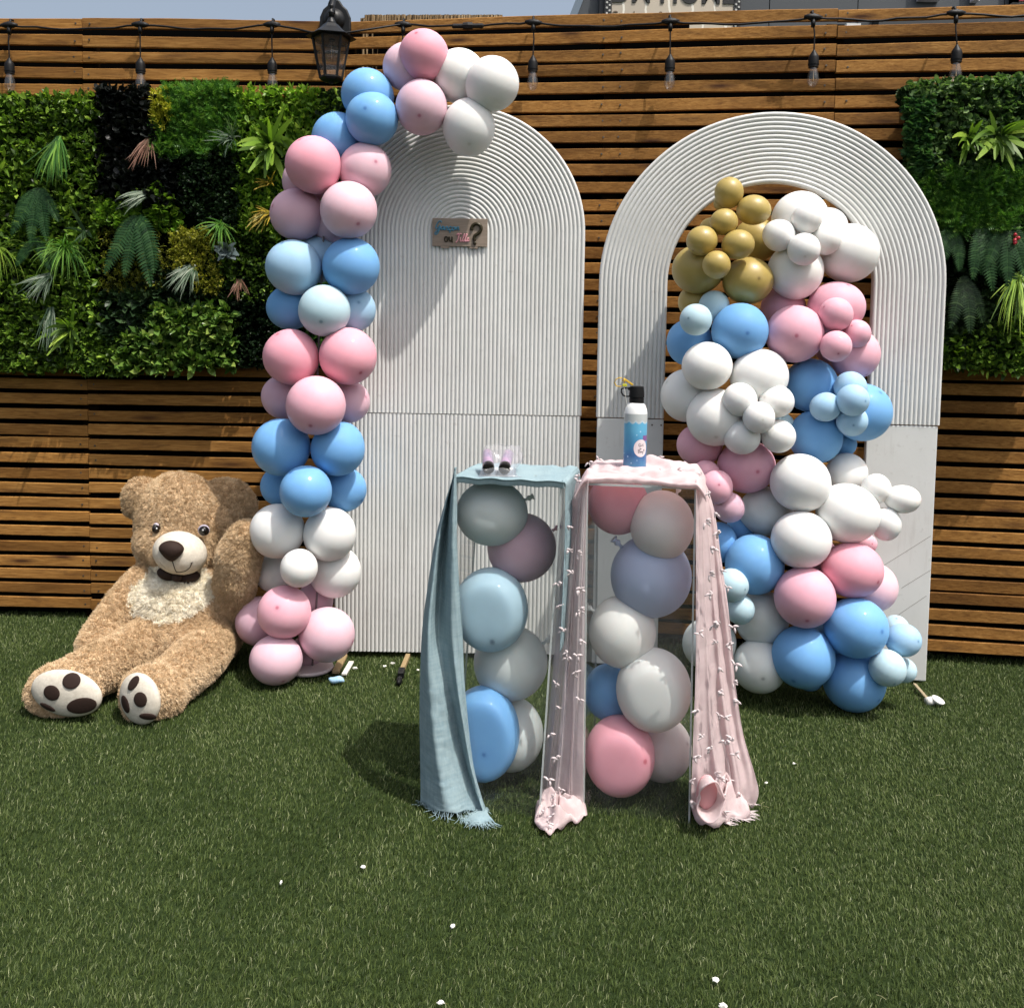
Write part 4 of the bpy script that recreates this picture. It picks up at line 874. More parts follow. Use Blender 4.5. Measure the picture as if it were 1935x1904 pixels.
GG = 'balloons of the garland in the open arch'
def GY(y): return np.interp(y, [360,450,600,800,950,1100,1290], [3.62,3.56,3.52,3.48,3.46,3.42,3.36])
gar_b = [
 (1377.5,364,27.5,29,'gold',-.13,'small gold balloon at the very top of the garland in the open arch',None),
 (1424,397,32,28.5,'gold',-.13,'egg-shaped gold balloon second from the top, on the right',None),
 (1368,419.5,26.5,25,'gold',-.15,'small shiny gold balloon just under the topmost gold one',None),
 (1326.5,455,29.5,28,'gold',-.14,'small gold balloon at the left of its cluster, above the biggest gold one',None),
 (1395,462,30.5,28,'gold',-.16,'small gold balloon in the middle of its cluster',(1420,452)),
 (1354,500.5,26,27,'gold',-.18,'lowest of the small gold balloons, in front of two big gold ones',None),
 (1319,509,49,46,'gold',-.02,'big gold balloon bulging over the left inner edge of the arch',None),
 (1413,530.5,48,45,'gold',-.05,'big gold balloon touching the bright blue one under it',(1423,529)),
 (1428,454,42,42,'gold',.08,'gold balloon behind, half covered by the white cluster',None),
 (1344,430,21,19,'gold',.0,'gold balloon peeping out left between the small ones',None),
 (1366,383,17,18,'gold',.0,'gold balloon hidden behind the topmost small gold one',None),
 (1313,572,32,31,'gold',.06,'shaded gold balloon below the biggest gold one, behind pale blue ones',None),
 (1511.7,415,53,53,'white',-.03,'big white balloon at the top of the white cluster',None),
 (1563,428,38,36,'white',.09,'white balloon behind, next to the inner rim of the arch',None),
 (1604,478.5,55,55.5,'white',-.01,'big white balloon overlapping the right inner ribs of the arch',None),
 (1503,512,53,52,'white',-.04,'big white balloon in shade above the pink ones',None),
 (1524.5,413.5,28.5,28.5,'white',-.15,'small white balloon in front of the topmost big white one',None),
 (1472,445,30,30.5,'white',-.12,'small white balloon next to the gold cluster',None),
 (1560,452.6,29.5,29.5,'white',-.10,'small white balloon on the left of the big one over the ribs',None),
 (1519,471,31,30.5,'white',-.18,'small white balloon with a faint tip at the front of the white cluster',(1514,487)),
 (1315,604,31,30,'mint',-.14,'small icy blue balloon with a dark tip left of the bright blue one',(1296,602)),
 (1349,578,29,29,'mint',-.04,'small icy blue balloon in shade under the gold ones',None),
 (1398,625.5,53.5,52.5,'blue',-.08,'bright blue balloon between the gold and the white clusters',(1400,630)),
 (1304,648,45,44,'blue',.05,'blue balloon sticking out left behind the small icy blue one',None),
 (1501.7,631,54,54.5,'rose',-.08,'big rose pink balloon with a dark tip in the middle of the pink cluster',(1490,635)),
 (1580,581,54,49,'rose',-.02,'big rose pink balloon at the top right of the pink cluster',None),
 (1480,584,42,42,'rose',.07,'rose pink balloon in shade behind the big white one',None),
 (1579.5,594,32,31.5,'rose',-.13,'uppermost of three small rose pink balloons',None),
 (1619,630.5,26,27,'rose',-.10,'small rose pink balloon over the ribs of the arch',None),
 (1579.5,654,30,29.5,'rose',-.16,'small rose pink balloon with a big dark tip',(1576,668)),
 (1614,669,47,48,'rose',.0,'rose pink balloon half in shadow at the lower right of the pink cluster',None),
 (1572,657,32,32,'rose',.05,'rose pink balloon nearly covered by small pink ones',None),
 (1336,691.5,47.5,45.5,'white',-.12,'big white balloon at the upper left of the middle white cluster',None),
 (1434.7,712,55,52,'white',-.10,'big white balloon under the bright blue one',None),
 (1297,747,48,50,'white',.03,'shaded white balloon at the left behind its cluster',None),
 (1351.7,788,55,55,'white',-.07,'big white balloon with a long shadow curve near the bottle',(1345,822)),
 (1398,755,32.5,32,'white',-.17,'small white balloon on the left of the flower-like white cluster',None),
 (1467,758.5,33.5,31.5,'white',-.16,'small white balloon at the upper right of the flower-like white cluster',None),
 (1434,789,30.5,30,'white',-.21,'small white balloon at the centre of the flower-like cluster',(1434,791)),
 (1402,826,34.5,33,'white',-.14,'small white balloon at the lower left of the flower-like cluster',None),
 (1471,824,32.5,31.5,'white',-.15,'small white balloon at the lower right of the flower-like cluster',None),
 (1478,800,22,20,'mint',.0,'pale balloon glimpsed behind the flower-like white cluster',None),
 (1532,728,50,51,'blue',.0,'blue balloon with sun streaks right of the big white one',None),
 (1541,826,50,50,'blue',-.03,'large blue balloon under the streaked one',None),
 (1629.5,779,54.5,54.5,'blue',-.03,'large blue balloon overlapping the plain right leg of the arch',None),
 (1594,839,24,24,'blue',.07,'blue balloon glimpsed behind the two larger blue ones',None),
 (1607,732,31,30,'paleblue',-.11,'upper small light blue balloon of the cluster over the ribs',None),
 (1611.5,756,31,30,'paleblue',-.19,'front small light blue balloon with a faint tip',(1626,756)),
 (1559.5,769,29,27.5,'paleblue',-.14,'small light blue balloon on the left of its cluster',None),
 (1610,795,30,29,'paleblue',-.12,'lowest small light blue balloon, half in shadow',None),
 (1322,840.6,43,40,'rose',.03,'shaded rose balloon right of the bottle',None),
 (1410,881,55,51,'rose',-.02,'big rose balloon with a dark tip beneath the white cluster',(1419,884)),
 (1334,893,26,24,'rose',-.06,'small rose balloon peeping over the pink shawl',None),
 (1353.8,920,31,33,'rose',-.12,'small rose balloon right of the pink shawl shoulder',(1352,911)),
 (1378,958.7,29,29,'mauve',-.08,'small mauve balloon under the one by the shawl',None),
 (1512.5,912,56.5,55,'white',-.13,'big white balloon at the upper left of the lower white cluster',None),
 (1600,894,39,38,'white',.02,'white balloon with a curved shadow behind its cluster',None),
 (1602,970,59.5,56,'white',-.13,'biggest white balloon, in the middle of the lower white cluster',None),
 (1514,1019.5,56,54,'white',-.16,'big white balloon above the rose pair',(1500,1060)),
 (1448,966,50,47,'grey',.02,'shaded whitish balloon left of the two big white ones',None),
 (1655.6,923,27,28.5,'white',-.13,'small white balloon nearest the big one on the right leg',None),
 (1705.7,943,33,27,'white',-.15,'egg-shaped small white balloon farthest to the right',(1734,944)),
 (1675,990,27,32,'white',-.14,'small long white balloon pointing down on the right leg',(1688,968)),
 (1360,1024.5,32,39,'blue',.0,'blue balloon half covered by the pink shawl',None),
 (1426,1066,55,57,'blue',-.08,'blue balloon with a kite-shaped sunlit patch near the shawl',None),
 (1401,997,28,28,'blue',.07,'dark blue balloon in shade behind the shawl side',None),
 (1610.5,1076.5,57,52.5,'pink',-.14,'strong pink balloon in the lower cluster, below the biggest white',(1645,1088)),
 (1520.7,1128,57.5,57.5,'rose',-.16,'rose balloon with a dark tip left of the strong pink one',(1512,1160)),
 (1648,1109,46.5,47,'palepink',.0,'paler pink balloon against the right leg of the arch',None),
 (1636,1027,21,19,'rose',.05,'dark rose balloon glimpsed under the biggest white one',None),
 (1547,1053,36,38,'rose',.05,'dark rose balloon between the white and pink ones',None),
 (1383,1105,31.5,32,'mint',-.14,'small icy blue balloon beside the pink shawl, upper of two',(1402,1107)),
 (1398,1150.6,27.5,29,'mint',-.11,'small icy blue balloon beside the pink shawl, lower of two',None),
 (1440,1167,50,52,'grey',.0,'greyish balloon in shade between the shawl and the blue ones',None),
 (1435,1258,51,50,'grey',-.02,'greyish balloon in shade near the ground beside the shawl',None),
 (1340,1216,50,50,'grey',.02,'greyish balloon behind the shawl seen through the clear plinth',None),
 (1517.5,1240.7,59,58.5,'blue',-.10,'big blue balloon with a dark tip at the lower left of the garland',(1489,1274)),
 (1617.5,1185.7,59,57.5,'blue',-.15,'big blue balloon between the pinks and the lowest balloon',(1648,1178)),
 (1614,1286,57,58,'blue',-.06,'lowest big blue balloon standing on the turf',None),
 (1529.6,1281,27,24,'blue',.0,'dark blue balloon under the lower left big blue one',None),
 (1562,1212,38,38,'blue',.06,'dark blue balloon in the gap between three big blue ones',None),
 (1692,1188,26,26,'mint',-.02,'small icy balloon behind, above the other icy ones at lower right',None),
 (1707,1209,33,31.5,'paleblue',-.12,'small light blue balloon with a tip, upper right of the icy cluster',(1724,1203)),
 (1677,1262,34,35,'mint',-.17,'small icy balloon with a dark tip at the front of its cluster',(1680,1283)),
 (1708,1266,23,24,'mint',-.06,'small icy balloon half hidden at the lower right corner of the garland',None)]
for i, (x,y,rx,ry,c,ly,lab,tip) in enumerate(gar_b):
    balloon(x,y,rx,ry,c,float(GY(y))+ly*.95,lab,GG,tip, egg=1 if min(rx,ry) < 36 else (i % 2))

# ------------------------------------------------------------------ clear plinths
def plinth(corners_b, corners_t, label):
    """corners in order front-left, front-right, back-right, back-left"""
    b = [Vector(c) for c in corners_b]; t = [Vector(c) for c in corners_t]
    r = root('clear_plinth', (b[0]+b[1]+b[2]+b[3])/4, label, 'plinth', 'clear acrylic plinths'); th = .005; cb = sum(b, Vector())/4; ct = sum(t, Vector())/4
    for i, nm in enumerate(('front_pane','side_pane','back_pane','side_pane')):
        j = (i+1) % 4; out = [b[i], b[j], t[j], t[i]]; nrm = (b[j]-b[i]).cross(t[i]-b[i]).normalized(); mid = (b[i]+b[j])/2
        if nrm.dot(cb-mid) < 0: nrm = -nrm
        e = (b[j]-b[i]).normalized()*.0055; o4 = [out[0]+e, out[1]-e, out[2]-e, out[3]+e]; inn = [p+nrm*th for p in o4]
        meshobj(nm, o4+inn, [(0,1,2,3),(7,6,5,4),(0,4,5,1),(1,5,6,2),(2,6,7,3),(3,7,4,0)], M['acrylic'], r)
    for i in range(4):
        c0 = b[i]+(cb-b[i]).normalized()*.0035; c1 = t[i]+(ct-t[i]).normalized()*.0035
        q = MB(); d = (t[i]-b[i]); q.tube([c0, c1], .0035, 4); q.build('corner_edge', M['edge'], r)
    u = Vector((0,0,.006)); meshobj('top_pane', [p+Vector((0,0,.001)) for p in t]+[p+u for p in t], [(3,2,1,0),(4,5,6,7),(0,1,5,4),(1,2,6,5),(2,3,7,6),(3,0,4,7)], M['acrylic'], r)
    meshobj('top_edge', [t[0]+Vector((0,-.0005,-.006)), t[1]+Vector((0,-.0005,-.006)), t[1]+Vector((0,-.0005,0)), t[0]+Vector((0,-.0005,0))]+[t[0]+Vector((0,.004,-.006)), t[1]+Vector((0,.004,-.006)), t[1]+Vector((0,.004,0)), t[0]+Vector((0,.004,0))], [(0,1,2,3),(7,6,5,4),(0,4,5,1),(2,6,7,3),(0,3,7,4),(1,5,6,2)], M['edge'], r)
    return r
ZT = .912
pFL, pFR = ground(1101,1534), ground(1304,1556); pd = (pFR-pFL); pd.z = 0; pd.normalize(); pn = Vector((-pd.y, pd.x, 0)); SD = .285
pc = [pFL, pFR, pFR+pn*SD, pFL+pn*SD]; pt = [at(1108,913,pFL.y), at(1316,923,pFR.y)]
pt = [Vector((p.x, q.y, ZT)) for p, q in zip(pt, pc)]; pt += [pt[1]+pn*SD, pt[0]+pn*SD]
plinth(pc, pt, 'clear acrylic plinth of balloons under the pink shawl')
bFL, bFR = ground(819,1523), ground(1022,1541); q_ = bFR-bFL; bFR = bFL+pd*q_.length
tFL = at(861.6,906.6,bFL.y+.008); tFL.z = ZT; tFR = tFL+pd*(at(1064.7,916.3,2.5).x-at(861.6,906.6,2.52).x)/pd.x

tt = [tFL, tFR, tFR+pn*SD, tFL+pn*SD]; bb = [bFL, bFR, bFR+pn*SD, bFL+pn*SD]
plinth(bb, tt, 'clear acrylic plinth of balloons under the blue scarf')
# balloons packed inside; each is pressed by the panes so it is a little taller than wide
GB = 'balloons inside the clear plinth with the blue scarf'; GPk = 'balloons inside the clear plinth with the pink shawl'
Yc = (tFL.y+tFR.y)/2+SD/2
for (x,y,rx,ry,c,Y,lab,tip,kn) in [
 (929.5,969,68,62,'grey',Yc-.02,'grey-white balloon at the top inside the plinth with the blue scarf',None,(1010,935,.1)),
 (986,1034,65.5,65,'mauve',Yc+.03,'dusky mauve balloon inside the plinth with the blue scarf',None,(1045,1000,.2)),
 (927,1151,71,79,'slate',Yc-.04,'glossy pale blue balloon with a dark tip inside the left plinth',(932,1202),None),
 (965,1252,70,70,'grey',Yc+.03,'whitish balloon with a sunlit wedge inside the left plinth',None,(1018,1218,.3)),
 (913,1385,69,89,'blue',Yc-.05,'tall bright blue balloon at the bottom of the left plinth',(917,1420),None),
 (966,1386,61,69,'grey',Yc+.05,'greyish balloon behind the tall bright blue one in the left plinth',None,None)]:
    balloon(x,y,rx,ry,c,Y,lab,GB,tip,kn,pane=(pn, max(bFL.dot(pn), tFL.dot(pn))+.008, min(bb[3].dot(pn), tt[3].dot(pn))-.008))
Yc = (pFL.y+pFR.y)/2+SD/2
for (x,y,rx,ry,c,Y,lab,tip,kn) in [
 (1168,951,57,59,'pink',Yc+.03,'dark rose balloon at the top left inside the plinth with the pink shawl',None,None),
 (1250.8,992,60,66,'blush',Yc-.03,'blush white balloon at the top right inside the plinth with the pink shawl',None,(1280,925,.3)),
 (1230,1088,76,78,'lilac',Yc+.01,'large lilac-blue balloon inside the plinth with the pink shawl',None,(1170,1030,.3)),
 (1176,1193,63,68,'white',Yc+.00,'white balloon below the lilac one inside the right plinth',None,(1115,1150,.1)),
 (1235,1302.7,70.5,78,'white',Yc-.05,'glossy white balloon in front at mid height of the right plinth',None,(1190,1240,.4)),
 (1150,1307,46,53,'blue',Yc+.06,'blue balloon behind at the left inside the right plinth',None,None),
 (1171,1427,66,75,'pink',Yc-.04,'bright pink balloon at the bottom front of the right plinth',(1210,1413),None),
 (1250.8,1414,56,61,'blush',Yc+.05,'blush grey balloon at the bottom right behind the bright pink one',None,None)]:
    balloon(x,y,rx,ry,c,Y,lab,GPk,tip,kn,pane=(pn, pFL.dot(pn)+.008, pc[3].dot(pn)-.008))

# ------------------------------------------------------------------ cloths
def cat_resample(P, n):
    P = np.array(P, float); m = len(P); out = []
    for i in range(n):
        s_ = i/(n-1)*(m-1); k = min(int(s_), m-2); t = s_-k; p0, p1, p2, p3 = P[max(k-1,0)], P[k], P[k+1], P[min(k+2,m-1)]
        out.append(.5*((2*p1)+(-p0+p2)*t+(2*p0-5*p1+4*p2-p3)*t*t+(-p0+3*p1-3*p2+p3)*t**3))
    return np.array(out)
def grid_from(rows, nu, nv):
    R_ = np.array([cat_resample([tuple(p) for p in r], nu) for r in rows]); return np.stack([cat_resample(R_[:,i], nv) for i in range(nu)], 1)
def gridmesh(G, mb):
    nv, nu = G.shape[:2]; mb.add(G.reshape(-1,3), [(j*nu+i, j*nu+i+1, (j+1)*nu+i+1, (j+1)*nu+i) for j in range(nv-1) for i in range(nu-1)])
def wrinkle(G, a1=.003, f=(9,5), seed=0):
    nv, nu = G.shape[:2]
    for j in range(nv):
        for i in range(nu):
            p = G[j,i]; G[j,i,1] += a1*noise.noise((p[0]*f[0]*4, p[2]*f[1], seed))+a1*.6*noise.noise((p[0]*60, p[2]*22, seed+5))
            G[j,i,2] += a1*.5*noise.noise((p[0]*30, p[1]*30, seed+9))
    return G
z7 = lambda x, y: ((1000+x/1.867)/1.292, (1050+y/1.867)/1.292)
z8 = lambda x, y: ((1300+x/1.867)/1.292, (1050+y/1.867)/1.292)
m_blue = m_weave('blue_gauze', (.38,.50,.53), (.28,.40,.45), 0, .25)
m_pinkc = m_weave('pink_gauze', (.88,.79,.79), (.83,.73,.74), .26, .50)
m_pinkd = m_weave('pink_gauze_thick', (.89,.77,.77), (.85,.71,.72), .08, .50)
# blue scarf
bs = root('blue_scarf', (tFL+tFR)/2, 'thin dusty blue fringed scarf draped over the left clear plinth', 'scarf')
bl = MB(); Yf = tFL.y
def trow(zy, xs): return [at(*z7(x, zy if not isinstance(zy, (list,tuple)) else zy[k]), Y) for k, (x, Y) in enumerate(xs)]
# top sheet
def toppt(u, v, zoff=0.0):
    a = tt[0].lerp(tt[1], u); b_ = tt[3].lerp(tt[2], u); return a.lerp(b_, v)+Vector((0,0,zoff))
rows = []
for v, zo in ((-.015,-.010),(-.02,.002),(-.005,.009),(.3,.0075),(.65,.008),(.97,.010),(1.03,.004),(1.04,-.05)):
    rows.append([toppt(u, v, zo+.0016*math.sin(u*23+v*4)+(.003*math.sin(u*41) if v > .9 else 0)) for u in np.linspace(-.025,1.02,14)])
G1 = wrinkle(grid_from(rows, 60, 34), .0016, (6,9), 2); gridmesh(G1, bl)
YB_ = Yf+SD
data = [ # zoom y : left/back edge, belly, valley, ridge, front edge (zoom x)
 (170, (216,208,206,206,210)), (235, (196,192,196,202,212)), (330, (163,165,178,196,215)), (500, (118,130,160,190,216)), (700, (86,105,143,190,226)), (900, (60,85,134,195,240)),
 (1100,(50,85,156,212,248)), (1300,(47,100,196,240,262)), (1500,(50,120,240,272,286)), (1640,(52,140,284,308,318)), (1735,(50,150,318,338,350))]
rows = []
for k, (zy, xs_) in enumerate(data):
    v = k/(len(data)-1); a = max(0, 1-v*1.15)
    Ys = (Yf+.17*a+.01, Yf+.05*a-.075*v-.01, (Yf+.06, Yf+.06, Yf+.06, Yf+.06, Yf+.045, Yf+.02, Yf-.014, Yf-.018, Yf-.022, Yf-.03, Yf-.04)[k], Yf-.016-.040*v, Yf-.012-.016*v)
    dz = 0; rows.append([at(*z7(x, zy+(0 if j else -2)), Ys[j]) for j, x in enumerate(xs_)])
G2 = wrinkle(grid_from(rows, 90, 130), .0055, (9,3), 4)
for j in range(130):
    for i in range(90):
        u, v = i/89, j/129; G2[j,i,1] += (.006*math.sin(u*19+v*5)+.004*math.sin(u*37-v*8+1))*min(1,v*3)*(.5+.5*math.sin(v*7+u*4)); G2[j,i,1] += .0022*noise.noise((G2[j,i,0]*26,G2[j,i,2]*150,3))
gridmesh(G2, bl)
# turned-up end lying on the turf
rows = [[at(*z7(x,y), Y) for x,y,Y in r] for r in (
  [(170,1735,Yf-.01),(230,1738,Yf-.02),(290,1725,Yf-.02),(345,1722,Yf-.03)],
  [(195,1765,Yf-.06),(250,1768,Yf-.08),(310,1758,Yf-.09),(362,1752,Yf-.08)],
  [(235,1800,Yf-.09),(275,1806,Yf-.11),(320,1795,Yf-.12),(378,1775,Yf-.11)])]
G3 = wrinkle(grid_from(rows, 24, 16), .004, (9,9), 7); gridmesh(G3, bl)
# the end hanging on the far side
rows = []; ln3 = (bFR-tFR)/ZT
for k, h in enumerate((-.004,.004,.015,.03,.05,.08,.11,.15,.19,.23)):
    rows.append([tFR+pn*SD*u+Vector((0,0,.009-max(0,h)))+ln3*max(0,h)+pd*((.000 if h < 0 else .009)+.026*min(1,h/.07)*(1-.75*min(1,h/.4))*(.55+.45*math.sin(u*7+h*6))*(.35+.65*u)) for u in np.linspace(-.03,1.0,7)])
G4 = wrinkle(grid_from(rows, 30, 70), .003, (9,4), 9); gridmesh(G4, bl)
o = bl.build('cloth', m_blue, bs, smooth=True); sd = o.modifiers.new('s','SOLIDIFY'); sd.thickness = .0012
fr_ = MB()
def fringe(G, n, L, dirv, mb, spread=.35, j=-1, r0=.0009):
    nu = G.shape[1]
    for k in range(n):
        u = (k+random.random()*.8)/n*(nu-1); i = int(min(u, nu-2)); p = Vector(G[j,i]).lerp(Vector(G[j,i+1]), u-i); d = (Vector(dirv)+Vector((random.gauss(0,spread),random.gauss(0,spread*.7),random.gauss(0,.12)))).normalized(); l = L*random.uniform(.6,1.2)
        q = [p-d*.004]; 
        for s_ in range(3):
            d = (d+Vector((random.gauss(0,.22),random.gauss(0,.22),-.12))).normalized(); e = q[-1]+d*l/3; e.z = max(e.z, .012); q.append(e)
        mb.tube(q, [r0,r0,r0*.8,r0*.4], 4)
fringe(G2, 90, .055, (-.1,-.35,-1), fr_); fringe(G3, 60, .045, (.25,-.7,-.35), fr_)
for k in range(9): 
    p = Vector(G2[-6,0]); d = Vector((-1,-.2,-.5+.12*k)).normalized(); fr_.tube([p, p+d*.015, p+d*.028+Vector((0,0,-.006))], .0009, 4)
fr_.build('fringe', m_blue, bs, kind='stuff')

# pink shawl
ps = root('pink_shawl', (pt[0]+pt[1])/2, 'sheer pink shawl with feathery tufts draped over the right clear plinth', 'shawl')
ptop = lambda u, v, zo=0: (pt[0].lerp(pt[1], u)).lerp(pt[3].lerp(pt[2], u), v)+Vector((0,0,zo))
tk = MB(); rows = []
for v, zo in ((-.008,-.002),(-.030,.003),(-.025,.012),(.06,.019),(.14,.015),(.22,.026),(.33,.017),(.45,.022),(.6,.019),(.78,.026),(.92,.030),(1.04,.020),(1.07,-.02)):
    r_ = []
    for u in np.linspace(-.10,1.09,16):
        e = max(0, abs(u-.5)-.5); r_.append(ptop(u, v+.05*math.sin(u*5+v*9), zo*(1+.25*math.sin(u*7+v*11))-e*e*4.2+(.010*math.sin(math.pi*min(1,max(0,u))) if v > .5 else .004*math.sin(math.pi*min(1,max(0,u))))+(.004*math.sin(u*13+v*21)+.003*math.sin(u*31-v*17))*min(1,max(.12,v*6))))
    rows.append(r_)
P1 = wrinkle(grid_from(rows, 120, 90), .0035, (8,14), 12)
for j in range(90):
    for i in range(120):
        p = P1[j,i]; v_j = j/89; P1[j,i,2] += (.0035*math.sin(v_j*46+2.2*noise.noise((p[0]*9,p[1]*9,4))*3)*noise.noise((p[0]*7,p[1]*13,2))+.002*noise.noise((p[0]*22,p[1]*120,8)))*min(1,v_j*9)
gridmesh(P1, tk); tko = tk.build('top_folds', m_pinkd, ps, smooth=True); tko.modifiers.new('s','SOLIDIFY').thickness = .0012
def drape(dat, Yl, Yr, folds, amp, seed, nu=110, nv=170):
    """dat: (zoom y, left x, right x, sway of folds)"""
    rows = []; n = 13
    for k, (zy, x0, x1) in enumerate(dat): rows.append([at(*z8(lerp(x0,x1,u), zy), lerp(Yl,Yr,u)) for u in np.linspace(0,1,n)])
    G = grid_from(rows, nu, nv)
    for j in range(nv):
        v = j/(nv-1); a = amp*min(1, .25+v*1.8)
        for i in range(nu):
            u = i/(nu-1); ph = folds*2*math.pi*(u**.9)+1.3*math.sin(v*3.1+seed)+.8*math.sin(v*6.3+u*4+seed*2)
            f_ = math.sin(ph)+.35*math.sin(2.3*ph+v*3+seed); G[j,i,1] -= a*f_*(.6+.4*math.sin(v*4+u*5+seed)); G[j,i,0] += a*.35*math.cos(ph)*min(1, 4*u*(1-u)+.0)
    return wrinkle(G, .006, (8,5), seed)
PL = drape([(225,200,256),(300,186,252),(400,166,247),(560,142,242),(700,126,238),(900,110,236),(1100,92,235),(1300,76,231),(1500,56,230),(1640,46,233),(1705,40,232)], pFL.y+.09, pFL.y-.018, 3.0, .011, 3)
PR = drape([(225,744,776),(280,744,804),(400,744,836),(600,744,862),(800,744,886),(1000,744,908),(1200,740,928),(1400,733,964),(1560,727,1010),(1650,724,1026),(1720,724,1000)], pFR.y-.018, pFR.y+.10, 3.4, .012, 8)
sh = MB(); gridmesh(PL, sh); lo = sh.build('left_drape', m_pinkc, ps, smooth=True); sh = MB(); gridmesh(PR, sh); ro = sh.build('right_drape', m_pinkd, ps, smooth=True)
ro.modifiers.new('s','SOLIDIFY').thickness = .001
# second inner layers
PL2 = drape([(260,226,258),(500,196,244),(900,160,238),(1200,140,236),(1450,120,232),(1640,100,232)], pFL.y+.03, pFL.y+.01, 2.0, .012, 6, 60, 100)
sh = MB(); gridmesh(PL2, sh); sh.build('inner_fold', m_pinkc, ps, smooth=True)
PR2 = drape([(260,760,796),(500,780,850),(900,800,896),(1200,812,925),(1450,840,968),(1600,850,1012)], pFR.y+.05, pFR.y+.14, 1.6, .014, 2, 60, 100)
sh = MB(); gridmesh(PR2, sh); sh.build('inner_fold', m_pinkc, ps, smooth=True)
def heap(outline, h, seed, mt, nm, cup=None):
    """cloth piled on the turf: outline in picture points on the ground"""
    P = cat_resample([tuple(ground(x,y,.012)) for x, y in outline+[outline[0]]], 61)[:-1]; c = P.mean(0); m = len(P); nr = 22; G = np.zeros((nr, m+1, 3))
    for j in range(nr):
        t = j/(nr-1)
        for i in range(m+1):
            p = P[i%m]; q = c+(p-c)*t; a = 2*math.pi*i/m; hh = h*(1-t**2.2)**.7*(.62+.75*abs(noise.noise((q[0]*16,q[1]*16,seed)))+.30*math.sin(a*3+t*7+seed))
            hh += .010*math.sin(a*5+t*12+seed)*t*(1-t)*3+.009*noise.noise((q[0]*60,q[1]*60,seed)); ed = .012*(.5+.5*math.sin(a*9+seed)) if t > .85 else 0
            G[j,i] = (q[0], q[1], .010+max(0,hh)+ed*(t-.85)/.15)
    b_ = MB(); gridmesh(G, b_); o = b_.build(nm, mt, ps, smooth=True); o.modifiers.new('s','SOLIDIFY').thickness = .0014; return G
H1 = heap([z8(8,1795),(z8(20,1705)),z8(70,1690),z8(150,1692),z8(232,1702),z8(246,1768),z8(170,1800),z8(110,1830),z8(62,1842)], .058, 1.0, m_pinkd, 'floor_heap')
H2 = heap([z8(724,1690),z8(735,1770),z8(800,1814),z8(870,1800),z8(900,1782),z8(990,1765),z8(960,1720),z8(1010,1665),z8(940,1640),z8(800,1650)], .085, 3.0, m_pinkd, 'floor_heap')
# rolled opening at the foot of the right drape
b_ = MB(); rows = []
cen = at(*z8(812,1690), pFR.y-.085)
for t in np.linspace(0,1,9):
    rr = []
    for a in np.linspace(0, 2*math.pi, 15):
        rx_, rz_ = .027+.008*t, .046+.010*t; x_ = cen.x+rx_*math.cos(a)*(1+.16*math.sin(3*a+2)+.08*math.sin(7*a+t*3)); z_ = cen.z+rz_*math.sin(a)*(1+.06*math.sin(2*a)); y_ = cen.y+.055*(1-math.sin(t*math.pi*.62))-.0+.01*math.sin(2*a+1)
        rr.append(Vector((x_, y_, max(.015,z_))))
    rows.append(rr)
gridmesh(grid_from(rows, 60, 24), b_); o = b_.build('rolled_end', m_pinkd, ps, smooth=True); o.modifiers.new('s','SOLIDIFY').thickness = .0015
MB().ell(cen+Vector((0,.050,0)), .028,.014,.048, nu=20, nv=12).build('rolled_lining', mat('pink_lining', (.66,.34,.35), .8), ps, smooth=True)
# feathery tufts
m_tuft = m_weave('tuft_yarn', (.84,.76,.76), (.80,.70,.71), 0, .3)
tuft_me = []
for k in range(5):
    b_ = MB()
    for q in range(random.choice((4,5,6))):
        a = random.uniform(-1.3,1.3); L = random.uniform(.009,.017); p = Vector((random.uniform(-.006,.006),0,random.uniform(-.003,.003))); d = Vector((math.sin(a), -.8, math.cos(a)*.8*random.choice((1,-1)))).normalized(); pts = [p]
        for s_ in range(4): d = (d+Vector((random.uniform(-.35,.35),.25,-.22))).normalized(); pts.append(pts[-1]+d*L/4)
        b_.tube(pts, [.0016,.0027,.0028,.0020,.0008], 5)
    me = bpy.data.meshes.new('tuft'); me.from_pydata(b_.V, [], b_.F); me.polygons.foreach_set('use_smooth', [True]*len(b_.F)); me.materials.append(m_tuft); tuft_me.append(me)
def tuft(p, s_=1, rz=0):
    o = bpy.data.objects.new('tuft', random.choice(tuft_me)); COL.objects.link(o); o.parent = ps; o.location = Vector(p)-WL[ps]; o.rotation_euler = (random.uniform(-.4,.4), random.uniform(-.7,.7), rz+random.uniform(-.4,.4)); o.scale = (s_,)*3
for (x,y) in [(160,440),(160,548),(178,655),(120,700),(115,805),(138,915),(205,730),(160,1015),(200,1030),(165,1040),(105,1155),(190,1110),(122,1268),(215,560),(225,820),(88,1385),(115,1490),(210,830),(215,960),(72,1595),(110,1500),(215,1230)]:
    tuft(at(*z8(x,y), pFL.y-.035), random.uniform(.85,1.3))
for (x,y) in [(808,290),(832,380),(848,468),(815,540),(860,640),(818,655),(885,718),(816,750),(842,880),(835,970),(890,985),(912,900),(848,1085),(922,1070),(848,1195),(925,1150),(850,1300),(880,1310),(918,1230),(905,1410),(925,1480),(740,1495),(770,1400),(722,1600),(838,1565),(835,890),(865,1190),(845,1580),(722,1698),(750,1280),(800,420),(760,930),(885,1420),(810,1450)]:
    tuft(at(*z8(x,y), pFR.y-.05+.06*max(0,(x-800)/200)), random.uniform(.9,1.4))
